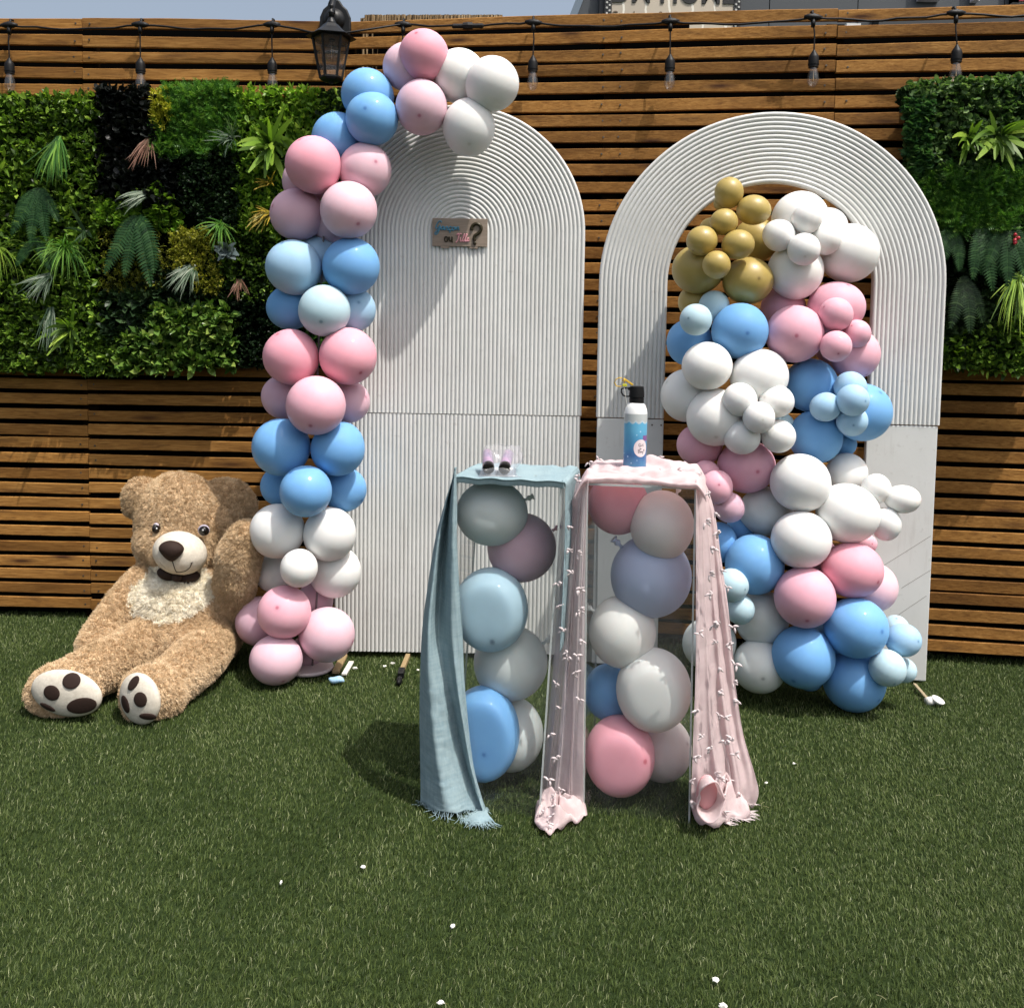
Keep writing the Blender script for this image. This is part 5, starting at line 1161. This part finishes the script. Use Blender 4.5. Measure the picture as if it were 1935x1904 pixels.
for (x,y) in [(262,150),(300,135),(345,172),(380,180),(210,210),(205,235),(575,130),(690,148),(640,185),(655,190),(600,210),(710,228),(590,190),(765,205),(735,180),(480,195)]:
    X_, Y_ = z8(x,y); v = (238-y)/95; u = (x-250)/500; p = ptop(u, max(0,min(1,v)), .035); q = at(X_, Y_, p.y); tuft(q, random.uniform(.8,1.25))
for k in range(10): g_ = H1[random.randrange(4,20), random.randrange(0,60)]; tuft(Vector(g_)+Vector((0,-.004,.01)), .9)
for k in range(14): g_ = H2[random.randrange(4,20), random.randrange(0,60)]; tuft(Vector(g_)+Vector((0,-.004,.01)), 1.0)
ff = MB(); g5 = PR[-26:-24, 70:]; fringe(np.array([H2[-1, 20:34]]), 60, .03, (1,-.1,.1), ff, .6, 0); fringe(PR[:, 60:], 40, .02, (.6,-.2,-.5), ff, .5, -8); ff.build('fringe', m_tuft, ps, kind='stuff')

# ------------------------------------------------------------------ spray bottle on the pink plinth
zb_ = lambda x, y: ((1450+x/5.95)/1.292, (880+y/5.95)/1.292)
Ybt = pFL.y+.135; pB = at(*zb_(588,1630), Ybt); bz = pB.z; S_ = Ybt/F/5.95/1.292
bt_ = root('confetti_spray', pB, 'small white and blue gender reveal spray bottle with black trigger cap and yellow pin', 'spray bottle')
rad = 168*S_; hz = lambda y: bz+(1630-y)*S_
def m_bottle():
    m = mat('bottle_print', (.7,.7,.7), .3); g = NT(m); tc = g.n('TexCoord'); sp = g.n('SeparateXYZ'); g.l(tc.outputs['Object'], sp.inputs[0]); x, z = sp.outputs[0], sp.outputs[2]
    H = lambda y: (1630-y)*S_
    def scallop(per, amp, ph): return g.math('MULTIPLY', g.math('ABSOLUTE', g.math('SINE', g.math('ADD', g.math('MULTIPLY', x, math.pi/per), ph))), amp)
    n = g.noise(tc.outputs['Object'], 26, 4, .6)
    blue = g.ramp(g.math('ADD', g.math('MULTIPLY', z, 1/(H(860))), g.math('MULTIPLY', n, .35)), [(.25,(.10,.30,.48)),(.50,(.030,.125,.33)),(.70,(.06,.24,.44)),(1.0,(.11,.36,.55))])
    vo = g.n('TexVoronoi'); vo.inputs['Scale'].default_value = 62; g.l(tc.outputs['Object'], vo.inputs['Vector']); blue = g.mix(g.ramp(vo.outputs['Distance'], [(.10,(.8,.8,.8)),(.17,(0,0,0))]), blue, (.45,.65,.78))
    up_ = g.math('GREATER_THAN', z, g.math('SUBTRACT', H(870), scallop(.018, .006, .6))); c = g.mix(up_, blue, (.42,.50,.54))
    up2_ = g.math('GREATER_THAN', z, g.math('SUBTRACT', H(845), scallop(.018, .006, .6))); c = g.mix(up2_, c, (.40,.43,.43))
    c = g.mix(g.math('GREATER_THAN', z, H(760)), c, (.78,.78,.77))
    lo_ = g.math('LESS_THAN', z, g.math('ADD', H(1600), scallop(.022, .010, 1.1))); c = g.mix(lo_, c, (.40,.55,.68))
    lo2 = g.math('LESS_THAN', z, g.math('ADD', H(1612), scallop(.020, .009, .2))); c = g.mix(lo2, c, (.66,.68,.72)); 
    pu = g.math('MULTIPLY', g.math('GREATER_THAN', x, .018), g.math('MULTIPLY', g.math('GREATER_THAN', z, H(1150)), g.math('LESS_THAN', z, g.math('ADD', H(1120), g.math('MULTIPLY', n, .018))))); c = g.mix(pu, c, (.20,.09,.26))
    g.l(c, g.b.inputs['Base Color']); return m
prof = [(rad*.96,0),(rad,.003),(rad,hz(760)-bz),(rad*.985,hz(745)-bz),(rad*.93,hz(690)-bz),(rad*.78,hz(635)-bz),(rad*.62,hz(605)-bz)]
MB().lathe(prof, pB, (0,0,1), 40).build('bottle_body', m_bottle(), bt_, smooth=True).data.set_sharp_from_angle(angle=R(50))
bk = M['black']; cxb = at(*zb_(622,500), Ybt).x
MB().lathe([(rad*.64,hz(605)),(rad*.64,hz(535)),(rad*.60,hz(533)),(rad*.60,hz(525)),(rad*.67,hz(523)),(rad*.66,hz(470)),(rad*.60,hz(368)),(rad*.30,hz(358))], (cxb,Ybt,0), (0,0,1), 28).build('cap', bk, bt_, smooth=True).data.set_sharp_from_angle(angle=R(40))
def zp(x, y, dy=0): return at(*zb_(x,y), Ybt+dy)
MB().tube([zp(520,520),zp(470,520),zp(425,505),zp(398,460),zp(400,415),zp(440,398),zp(490,400),zp(525,430),zp(542,470),zp(535,505)], .0023, 8).build('trigger_ring', bk, bt_, smooth=True)
MB().box(zp(555,410), (.020,.014,.010)).build('trigger_bridge', bk, bt_)
yel = mat('yellow_plastic', (.66,.40,.025), .35); ye2 = mat('lime_yellow_plastic', (.52,.50,.03), .35)
MB().tube([zp(410,255),zp(365,250),zp(318,275),zp(300,320),zp(325,370),zp(375,378),zp(400,370)], .0016, 6).build('pin_ring', yel, bt_, smooth=True)
bevel(MB().box(zp(447,358,-.006),(.0125,.004,.0075)).build('pin_tag', ye2, bt_), .001)
a_, b2 = zp(430,262), zp(565,355); d = b2-a_; q_ = Matrix.Rotation(-math.asin(d.z/d.length),3,'Y'); bevel(MB().box((a_+b2)/2,(d.length,.008,.0052),q_).build('pin_arm', yel, bt_), .001)
MB().tube([zp(408,300,-.003),zp(440,262,-.003),zp(440,330,-.003)], .0022, 6).build('pin', yel, bt_, smooth=True)
MB().tube([zp(440,395,-.012),zp(455,480,-.015),zp(470,590,-.018),zp(490,675,-.02)], .0006, 5).build('tag_thread', mat('thread',(.6,.6,.55),.6), bt_)
# round label wrapped on the bottle
lc = (655-588)*S_; V = []; n = 40; rr = 108*S_; zc = hz(1252); lab_m = mat('label_disc', (.68,.60,.62), .4)
def onb(u, v, e=.0006): a = (lc+u)/rad; a = max(-1.35, min(1.35, a)); return Vector((pB.x+(rad+e)*math.sin(a), Ybt-(rad+e)*math.cos(a), zc+v))
V = [onb(0,0)]; Fc = []
for ring in (.33,.66,1.0):
    V += [onb(rr*ring*math.cos(2*math.pi*i/n), rr*ring*1.18*math.sin(2*math.pi*i/n)) for i in range(n)]
for i in range(n): Fc.append((0,1+i,1+(i+1)%n))
for r_ in range(2):
    for i in range(n): a = 1+r_*n; Fc.append((a+i, a+n+i, a+n+(i+1)%n, a+(i+1)%n))
lb_ = meshobj('round_label', V, Fc, lab_m, bt_)
girl = [[(1.7,2.2),(1.2,2.7),(.5,2.2),(.3,1.2),(.7,.7),(1.3,1.0),(1.5,1.5),(1.5,.2),(1.1,-.2)], [(2.2,1.5),(2.2,.6),(2.6,.7)], [(2.2,2.1),(2.25,2.3)], [(3.0,.6),(3.0,1.5),(3.5,1.5)], [(4.0,2.7),(4.0,.8),(4.5,.7)]]
orr = [[(.6,1.4),(.1,1.0),(.3,.4),(.8,.5),(1.0,1.0),(.6,1.4)], [(1.4,.4),(1.4,1.3),(2.0,1.3)]]
boy = [[(.4,2.4),(.5,.4)], [(.1,2.2),(1.2,2.7),(1.6,2.1),(.7,1.6),(1.7,1.3),(1.4,.5),(.3,.4)], [(2.5,1.4),(2.0,1.0),(2.2,.4),(2.8,.6),(2.9,1.1),(2.5,1.4)], [(3.3,1.4),(3.4,.7),(3.9,.7),(4.0,1.4),(3.9,-.3),(3.4,-.5)], [(4.4,2.0),(4.7,2.6),(5.2,2.4),(5.1,1.7),(4.7,1.4),(4.7,1.0)], [(4.7,.5),(4.7,.35)]]
inkl = mat('label_ink', (.035,.022,.035), .5)
def wrap_strokes(nm, S2, u0, v0, sc_):
    b_ = MB()
    for pl in S2:
        P = cat_resample([(a,c,0) for a, c in pl], max(6, len(pl)*4)); b_.tube([onb(u0+p[0]*sc_, v0+p[1]*sc_, .0008) for p in P], .00052, 5)
    b_.build(nm, inkl, lb_)
WL[lb_] = WL[bt_]
wrap_strokes('lettering', girl, -.0085, .0035, .0037); wrap_strokes('lettering', orr, -.0035, -.0042, .0027); wrap_strokes('lettering', boy, -.0098, -.0140, .0040)

# ------------------------------------------------------------------ bag with two powder tubes
Yg = tFL.y; zg = lambda x, y: ((1130+x/9.675)/1.292, (1060+y/9.675)/1.292)
bgp = at(*zg(800,1060), Yg+.02); bag = root('party_bag', bgp, 'clear plastic bag holding two lilac powder tubes on the blue scarf', 'bag')
pur = mat('lilac_powder_tube', (.42,.33,.50), .5); g = NT(pur); g.l(g.ramp(g.noise(g.coords('Object'), 34, 4, .6), [(.35,(.20,.15,.28)),(.5,(.33,.26,.40)),(.68,(.46,.30,.42))]), g.b.inputs['Base Color'])
clr = m_clear('tube_plastic', (.95,.93,.96), 1.5, .03, .02, .10); lidm = mat('glossy_black_lid', (.012,.010,.010), .12)
for (x, y, dx_) in ((603,940,-.004),(980,942,.006)):
    c0 = at(*zg(x,y), Yg+.004); c0.z = max(c0.z, ZT+.0295); ax = Vector((dx_*1.5, .120, .027)); c1 = c0+ax; k = (c0-CAM).dot(fw)/F/12.5; r_ = 143*k
    rt_o = root('powder_tube', c0, ('left' if x < 700 else 'right')+' lilac powder tube with a black lid inside the clear bag', 'tube', 'powder tubes in the clear bag')
    a_ = ax.normalized()
    o = MB().lathe([(r_*.80,0),(r_*.96,.0015),(r_,.005),(r_,.020),(r_*.95,.022)], c0, a_, 28).build('lid', lidm, rt_o, smooth=True); o.data.set_sharp_from_angle(angle=R(40))
    MB().lathe([(r_*.90,.0215),(r_*.93,.03),(r_*.93,.120),(r_*.6,.128)], c0, a_, 28).build('powder', pur, rt_o, smooth=True)
    MB().lathe([(r_*.985,.0225),(r_*1.0,.03),(r_*1.0,.124),(r_*.7,.133)], c0, a_, 28, cap=False).build('clear_sleeve', clr, rt_o, smooth=True)
rows = []
for t, (xl, xr, yb, yt, dY) in enumerate(((350,1400,1110,1090,-.012),(385,1350,1085,1000,-.004),(430,1240,1020,770,.006),(470,1300,900,560,.05),(480,1370,780,380,.10),(490,1420,640,270,.135),(500,1290,500,250,.15),(520,1100,360,262,.152))):
    rr = []
    for a in np.linspace(0, 2*math.pi, 17):
        cx_, cy_ = (xl+xr)/2, (yb+yt)/2; sx_, sy_ = (xr-xl)/2, (yb-yt)/2; cc, ss = math.cos(a), math.sin(a)
        cc = math.copysign(abs(cc)**.6, cc); ss = math.copysign(abs(ss)**.6, ss)
        p = at(*zg(cx_+sx_*cc+25*math.sin(5*a+t*2), cy_-sy_*ss+18*math.sin(7*a+t)), Yg+dY); rr.append(p)
    rows.append(rr)
BG = grid_from(rows, 80, 50)
for j in range(50):
    for i in range(80):
        p = BG[j,i]; q = noise.noise((p[0]*70,p[1]*50,p[2]*70))*.0045+noise.noise((p[0]*190,p[1]*120,p[2]*190))*.002; BG[j,i,2] += q; BG[j,i,0] += q*.6; BG[j,i,2] = max(BG[j,i,2], ZT+.011)
b_ = MB(); gridmesh(BG, b_); b_.build('bag_film', M['bag'], bag, smooth=True)

# ------------------------------------------------------------------ small things on the turf
def crumb(x, y, s_, m, label, cat='scrap', nm='paper_scrap', grp=None, sh=(1,1,.4)):
    p = ground(x, y, .015); b_ = MB(); b_.ell(p, s_*sh[0], s_*sh[1], s_*sh[2], nu=9, nv=6)
    b_.V = [tuple(Vector(v)+Vector((noise.noise(Vector(v)*300),noise.noise(Vector(v)*311),noise.noise(Vector(v)*322)))*s_*.5) for v in b_.V]
    tag(b_.build(nm, m, loc=p), label, cat, grp)
wp = mat('white_paper_scrap', (.70,.69,.64), .7)
crumb(686,1637,.006,wp,'tiny curled white scrap on the turf left of the blue scarf'); crumb(1103*.62,1748,.0001,wp,'x') if False else None
crumb(1352,1850,.0065,wp,'white crumpled scrap near the bottom edge of the turf'); crumb(1366,1899,.008,wp,'white scrap cut by the bottom edge of the photo',sh=(1,.7,.5)); crumb(832,1893,.007,wp,'pale torn scrap low on the turf left of the middle',sh=(1,.5,.5))
crumb(855,1749,.006,wp,'little white crumb on the open turf in the foreground'); crumb(531,1666,.006,wp,'thin white scrap on the turf in front of the bear',sh=(.5,1.2,.5)); crumb(1500,1442,.005,wp,'small white scrap on the turf right of the pink shawl')
crumb(1448,1478,.005,wp,'white scrap next to the fringe of the pink shawl'); crumb(742,1252,.008,wp,'white scrap under the ribbed board near the foot strut',sh=(1.2,.6,.4)); crumb(727,1258,.007,wp,'pale fleck on the turf between the board struts')
crumb(790,1265,.006,wp,'small fleck right of the black rubber foot'); crumb(671,1262,.008,wp,'white splinter beside the left foot strut',sh=(1.2,.7,.5))
straw = mat('dry_straw', (.30,.29,.15), .8); b_ = MB()
for k in range(26):
    x, y = random.uniform(20,1915), random.uniform(1300,1890); p = ground(x,y,.016); a = random.uniform(0,math.pi); L = random.uniform(.008,.022); d = Vector((math.cos(a),math.sin(a),random.uniform(-.1,.15)))*L; b_.tube([p-d/2, p+Vector((0,0,.002)), p+d/2], .00045, 4)
tag(b_.build('straw_debris', straw, loc=(0,2.5,0)), 'scattered dry straws and dead fibres lying on the turf', 'debris', kind='stuff')
bsm = BM['paleblue']; p = ground(636,1284,.020); b_ = MB(); b_.ell(p, .030,.016,.013, nu=16, nv=10); b_.V = [tuple(Vector(v)+Vector((0,0,(Vector(v).x-p.x)*-.25+.006*math.sin((v[0]-p.x)*90)))) for v in b_.V]
bsr = b_.build('burst_balloon', BM['paleblue'], loc=p, smooth=True); tag(bsr, 'scrap of burst light blue balloon on the turf by the left foot strut', 'scrap')
MB().tube([p+Vector((-.005,.01,.004)), ground(633,1268,.03)], [.012,.009], 8).build('neck', BM['paleblue'], bsr, smooth=True) if False else None
stick(ground(664,1250,.02), ground(650,1274,.016), .02, .008, mat('white_stick',(.68,.66,.60),.6), 'white_slat_piece', None, loc=ground(657,1262,.018))
tag(bpy.data.objects['white_slat_piece'], 'white painted sliver of wood next to the left foot strut', 'scrap')

# ------------------------------------------------------------------ giant teddy bear
from mathutils.bvhtree import BVHTree
zq = lambda x, y: (x/3.514, 851.4+y/3.514)
br_ = root('teddy_bear', ground(300,1300), 'giant tan plush teddy bear sitting against the fence with cream soles and chest', 'teddy bear')
bmb = MB()
def px2m(Y): return Y/F
def eb(zx, zy, rx, rz, ry, Y, rot=0):   # zoom coordinates, radii in zoom px, depth radius in metres
    c = at(*zq(zx,zy), Y); k = px2m(Y)/3.514; bmb.ell(c, rx*k, ry, rz*k, Matrix.Rotation(rot,3,'Y'), 24, 16); return c, k
def cap(pts):
    for (a, b) in zip(pts, pts[1:]):
        for t in np.linspace(0,1,7):
            zx, zy, r_, Y = [lerp(a[i], b[i], t) for i in range(4)]; c = at(*zq(zx,zy), Y); k = px2m(Y)/3.514*r_; bmb.ell(c, k, k, k, None, 16, 10)
eb(1195,470,285,325,.155,3.80); eb(1165,600,262,225,.155,3.77); eb(1310,560,255,250,.14,3.80); eb(1175,330,195,185,.13,3.80)
eb(1195,690,185,150,.10,3.67)
eb(932,300,118,128,.045,3.80,R(30)); eb(905,345,88,100,.040,3.80,R(25)); eb(1575,345,118,165,.055,3.86,R(-28)); eb(1480,300,120,120,.06,3.88)
eb(1215,1040,330,255,.17,3.66); eb(1205,1220,345,230,.20,3.62); eb(1190,1300,300,170,.19,3.60); eb(1330,1010,260,230,.16,3.70); eb(1430,1150,190,260,.16,3.74); eb(1180,900,250,120,.12,3.72)
cap([(960,850,105,3.68),(830,980,105,3.60),(720,1130,105,3.50),(640,1240,105,3.42),(600,1300,95,3.38)])
cap([(960,1290,170,3.50),(760,1400,170,3.34),(600,1470,165,3.25),(500,1520,160,3.22)])
eb(430,1580,238,180,.085,3.19); eb(420,1610,250,165,.07,3.165)
cap([(1400,1290,155,3.56),(1330,1370,165,3.42),(1200,1480,170,3.30),(1100,1560,165,3.23)])
eb(1020,1610,215,190,.080,3.17,R(15)); eb(965,1640,165,175,.06,3.13)
cap([(1500,1130,120,3.70),(1540,1000,125,3.64),(1570,830,140,3.58),(1590,690,145,3.56),(1640,590,130,3.56)])
tmp = bmb.build('tmp_body', mat('bear_plush', (.50,.36,.22), .9, spec=.1)); md = tmp.modifiers.new('r','REMESH'); md.mode = 'VOXEL'; md.voxel_size = .011
sm_ = tmp.modifiers.new('sm','SMOOTH'); sm_.factor = .6; sm_.iterations = 7
dg = bpy.context.evaluated_depsgraph_get(); me = bpy.data.meshes.new_from_object(tmp.evaluated_get(dg)); bpy.data.objects.remove(tmp)
me.transform(Matrix.Translation(-WL[br_])); n = len(me.vertices); co = np.zeros(n*3); me.vertices.foreach_get('co', co); co = co.reshape(-1,3)+np.array(WL[br_])
co[:,2] = np.maximum(co[:,2], .012); 
for i in range(n): p = Vector(co[i]); nn = noise.noise(p*7)*.006+noise.noise(p*19)*.0035; co[i,1] += nn*.8; co[i,2] += nn*.4
me.vertices.foreach_set('co', (co-np.array(WL[br_])).ravel()); me.update(); me.name = 'body'
me.polygons.foreach_set('use_smooth', [True]*len(me.polygons))
body = bpy.data.objects.new('body', me); COL.objects.link(body); body.parent = br_; WL[body] = WL[br_]
me.materials.append(mat('cream_plush_base', (.74,.67,.52), .9, spec=.1))
def m_fur(name, c0, c1, c2):
    m = mat(name, c1, .75, spec=.15); g = NT(m); hi = g.n('HairInfo'); v = g.coords('Object'); n1 = g.noise(v, 6, 3, .5); n2 = g.noise(v, 70, 2, .5)
    f = g.math('ADD', g.math('MULTIPLY', n1, .5), g.math('MULTIPLY', n2, .5)); c = g.ramp(f, [(.35,c0),(.5,c1),(.65,c2)])
    c = g.mix(1.0, c, g.ramp(hi.outputs['Random'], [(0,(.78,.78,.78)),(1,(1.15,1.15,1.15))]), 'MULTIPLY'); g.l(c, g.b.inputs['Base Color'])
    return m
fur_t = m_fur('tan_fur', (.47,.335,.19), (.635,.465,.285), (.76,.60,.40)); fur_c = m_fur('cream_fur', (.82,.74,.58), (.88,.82,.68), (.93,.89,.78))
chest = [zq(*p) for p in ((835,990),(860,920),(950,860),(985,785),(1010,760),(1330,770),(1395,850),(1430,960),(1380,1010),(1290,1080),(1150,1150),(1060,1150),(960,1110),(860,1060))]
def inpoly(x, y, poly):
    c = False; j = len(poly)-1
    for i in range(len(poly)):
        if (poly[i][1] > y) != (poly[j][1] > y) and x < (poly[j][0]-poly[i][0])*(y-poly[i][1])/(poly[j][1]-poly[i][1])+poly[i][0]: c = not c
        j = i
    return c
for p_ in me.polygons:
    q_ = Vector(p_.center)+WL[br_]; xx, yy = proj(q_)
    if 225 < xx < 415 and 1060 < yy < 1190 and p_.normal.y < .6 and inpoly(xx, yy, chest): p_.material_index = 1
bare = []   # smooth parts that keep the fur away: (centre, radii, rotation)
cream = mat('cream_plush', (.62,.57,.48), .85, spec=.1); g = NT(cream); nn_ = g.noise(g.coords('Object'), 60, 5, .7); g.l(g.ramp(nn_, [(.35,(.54,.49,.41)),(.65,(.66,.61,.52))]), g.b.inputs['Base Color']); g.bump(nn_, .35, .004)
brown = mat('dark_brown_plush', (.030,.017,.013), .75, spec=.2); NT(brown).bump(NT(brown).noise(NT(brown).coords('Object'), 160, 3, .6), .3, .002)
def epart(name, zx, zy, rx, rz, ry, Y, m, roll=0, yaw=0, pitch=0, parent=None, keep=True, grow=1.03):
    c = at(*zq(zx,zy), Y); k = px2m(Y)/3.514; Rm = Matrix.Rotation(yaw,3,'Z') @ Matrix.Rotation(pitch,3,'X') @ Matrix.Rotation(roll,3,'Y')
    o = MB().ell(c, rx*k, ry, rz*k, Rm, 32, 20).build(name, m, parent or br_, smooth=True)
    if keep: bare.append((c, Vector((rx*k*grow, ry*grow+.004, rz*k*grow)), Rm.inverted()))
    return o, c, k
mz, mc, k = epart('muzzle', 1195,678,180,144,.085,3.575, cream, R(14))
no_, nc_, nk_ = epart('nose', 1138,655,88,72,.034,3.492, brown, R(6), R(-12), keep=False)
for v in no_.data.vertices:
    l = v.co-(nc_-WL[br_]); t = l.z/(72*nk_); v.co += Vector((l.x*(-.42*max(0,-t)**1.1), 0, l.z*(.12 if t < 0 else -.18)))
eyew = mat('eye_ring', (.40,.36,.42), .2); eyeb = mat('eye_black', (.008,.005,.005), .08)
for (x,y,rx,rz,Y,yw) in ((1037,515,24,38,3.636,-.45),(1353,528,39,39,3.638,.15)):
    e, c, k2 = epart('eye', x,y,rx,rz,.014,Y, eyew, 0, yw, grow=1.5); epart('iris', x+1,y+2,rx*.90,rz*.90,.0190,Y-.0020, eyeb, 0, yw, parent=None, keep=False)
def onsurf(zx, zy, ell_c, rad_, off=.002):
    """point on the muzzle where the picture ray meets it"""
    x, y = zq(zx,zy); v = fw + rt2*((x-PX)/F) - up2*((y-PY)/F); Ri = Matrix.Rotation(R(14),3,'Y').inverted()
    o_ = Ri @ (CAM-ell_c); d_ = Ri @ v; A_ = sum((d_[i]/rad_[i])**2 for i in range(3)); B_ = 2*sum(o_[i]*d_[i]/rad_[i]**2 for i in range(3)); C_ = sum((o_[i]/rad_[i])**2 for i in range(3))-1
    D2 = B_*B_-4*A_*C_
    t = (-B_-math.sqrt(max(0,D2)))/(2*A_); return CAM+v*t+Vector((0,-off,0))
rm = Vector((180*k,.085,144*k)); seamm = mat('mouth_thread', (.02,.012,.01), .6)
for (x,y,Y) in ((1040,516,3.6155),(1347,527,3.6165)): epart('eye_glint', x,y,5,6,.002,Y, mat('eye_glint_white',(.8,.8,.8),.3), keep=False)
MB().tube([onsurf(x,y,mc,rm,.001) for x, y in ((1146,735),(1155,765),(1163,788),(1172,806),(1205,806),(1240,794),(1262,774),(1274,748),(1272,742))], .0016, 6).tube([onsurf(x,y,mc,rm,.001) for x, y in ((1266,745),(1275,742),(1283,741))], .0014, 6).build('mouth', seamm, br_)
MB().tube([onsurf(x,y,mc,rm,.001) for x, y in ((1060,735),(1075,758),(1100,780))], .0007, 6).build('mouth_seam', mat('cream_seam',(.42,.38,.32),.8), br_)
# bow tie
epart('bow_tie', 1110,818,70,42,.030,3.575, brown, R(18), keep=False); epart('bow_tie', 1250,838,80,44,.032,3.585, brown, R(-10), keep=False); epart('bow_knot', 1180,836,36,34,.032,3.56, brown, 0, keep=False)
# soles with pads
def sole(zx, zy, rx, rz, Y, roll, yaw, pads, pitch=0):
    o, c, k_ = epart('sole', zx,zy,rx,rz,.034,Y, cream, roll, yaw, pitch, grow=1.0); WL[o] = WL[br_]
    Rm = Matrix.Rotation(yaw,3,'Z') @ Matrix.Rotation(pitch,3,'X') @ Matrix.Rotation(roll,3,'Y')
    for (px_, pz_, prx, prz, pr) in pads:
        x, y = zq(px_,pz_); v = fw + rt2*((x-PX)/F) - up2*((y-PY)/F); Ri = Rm.inverted(); rad_ = Vector((rx*k_,.034,rz*k_)); o_ = Ri @ (CAM-c); d_ = Ri @ v
        A_ = sum((d_[i]/rad_[i])**2 for i in range(3)); B_ = 2*sum(o_[i]*d_[i]/rad_[i]**2 for i in range(3)); C_ = sum((o_[i]/rad_[i])**2 for i in range(3))-1; D2 = max(0,B_*B_-4*A_*C_)
        t = (-B_-math.sqrt(D2))/(2*A_); p = CAM+v*t; lo = Ri @ (p-c); nrm = (Rm @ Vector((lo[0]/rad_[0]**2, lo[1]/rad_[1]**2, lo[2]/rad_[2]**2))).normalized()
        q = Vector((0,-1,0)).rotation_difference(nrm).to_matrix()
        MB().ell(p, prx*k_, .0045, prz*k_, q @ Matrix.Rotation(pr,3,'Y'), 24, 12).build('toe_pad', brown, br_, smooth=True)
sole(443,1608,250,160,3.098, R(8), R(-4), [(475,1527,60,54,0),(343,1607,60,52,R(10)),(316,1702,60,24,R(20)),(543,1692,100,58,R(-10))])
sole(930,1645,168,178,3.075, R(-10), R(-22), [(887,1542,34,56,R(35)),(932,1652,50,52,0),(832,1682,40,62,R(-20)),(982,1764,58,27,R(4))])
# fur as strands rooted on the body
def fur():
    me.calc_loop_triangles(); nt_ = len(me.loop_triangles); tri = np.zeros(nt_*3, np.int32); me.loop_triangles.foreach_get('vertices', tri); tri = tri.reshape(-1,3)
    vn = np.zeros(n*3); me.vertices.foreach_get('normal', vn); vn = vn.reshape(-1,3); P = co[tri]; fn = np.cross(P[:,1]-P[:,0], P[:,2]-P[:,0]); A_ = np.linalg.norm(fn, axis=1)/2
    ctr = P.mean(1); view = np.array(CAM)-ctr; face = (fn*view).sum(1) > -.35*np.linalg.norm(fn,axis=1)*np.linalg.norm(view,axis=1)
    Wt = A_*np.where(face, 1, .25); Wt /= Wt.sum(); N = 290000; f = rng.choice(nt_, N, p=Wt); r1, r2 = rng.random(N)**.5, rng.random(N)
    b0, b1, b2_ = 1-r1, r1*(1-r2), r1*r2; T = tri[f]; root_ = co[T[:,0]]*b0[:,None]+co[T[:,1]]*b1[:,None]+co[T[:,2]]*b2_[:,None]; nm_ = norm(vn[T[:,0]]*b0[:,None]+vn[T[:,1]]*b1[:,None]+vn[T[:,2]]*b2_[:,None])
    keep = np.ones(N, bool)
    for c, rad_, Ri in bare:
        l = (root_-np.array(c)) @ np.array(Ri).T; s_ = ((l/np.array(rad_))**2).sum(1); keep &= s_ > 1.0
        # strands do not grow just in front of a smooth part either
    root_, nm_ = root_[keep], nm_[keep]; N = len(root_)
    isc = np.zeros(N, bool); CP = root_-np.array(CAM); z_ = CP @ np.array(fw); X_ = PX+F*(CP @ np.array(rt2))/z_; Y_ = PY-F*(CP @ np.array(up2))/z_
    for i in np.where((X_ > 225) & (X_ < 415) & (Y_ > 1060) & (Y_ < 1190) & (nm_[:,1] < .6))[0]:
        jx = X_[i]+6*noise.noise((X_[i]*.12,Y_[i]*.12,1)); isc[i] = inpoly(jx, Y_[i]+4*noise.noise((X_[i]*.15,Y_[i]*.15,5)), chest)
    # clumps: strands lean towards shared curl directions
    cell = np.floor(root_/.013).astype(int); key = (cell[:,0]*73856093) ^ (cell[:,1]*19349663) ^ (cell[:,2]*83492791); h1 = (key % 1009)/1009*2*math.pi; h2 = ((key//1009) % 997)/997
    tx = norm(np.cross(nm_, np.array([.1,.2,1.0]))); ty = np.cross(nm_, tx); L = np.where(isc, .0165, .0125)*(.6+.7*rng.random(N))*(.8+.4*h2)
    lean = np.where(isc, .75, .62)[:,None]; dirn = norm(nm_*1.0 + (tx*np.cos(h1)[:,None]+ty*np.sin(h1)[:,None])*lean*.85 + np.array([0,-.05,-.35]) + rng.normal(0,.26,(N,3)))
    curl = norm(np.cross(dirn, nm_)+rng.normal(0,.5,(N,3))); out = []
    for sel, mt, nm2 in ((~isc, fur_t, 'fur'), (isc, fur_c, 'chest_fur')):
        m = int(sel.sum()); r_, d_, c_, l_ = root_[sel], dirn[sel], curl[sel], L[sel][:,None]; K = 4; PT = np.zeros((m,K,3)); p = r_-nm_[sel]*.002; d2 = d_.copy()
        for k_ in range(K):
            PT[:,k_] = p; p = p+d2*l_/(K-1); d2 = norm(d2+c_*.30+np.array([0,0,-.12]))
        PT[:,:,2] = np.maximum(PT[:,:,2], .006); PT -= np.array(WL[br_])
        hc = bpy.data.hair_curves.new(nm2); hc.add_curves([K]*m); hc.attributes['position'].data.foreach_set('vector', PT.astype(np.float32).ravel())
        ra = hc.attributes.get('radius') or hc.attributes.new('radius','FLOAT','POINT'); ra.data.foreach_set('value', np.tile([.0009,.00085,.00065,.0003], m).astype(np.float32))
        hc.materials.append(mt); o = bpy.data.objects.new(nm2, hc); COL.objects.link(o); o.parent = br_; o['kind'] = 'stuff'; out.append(o)
fur()
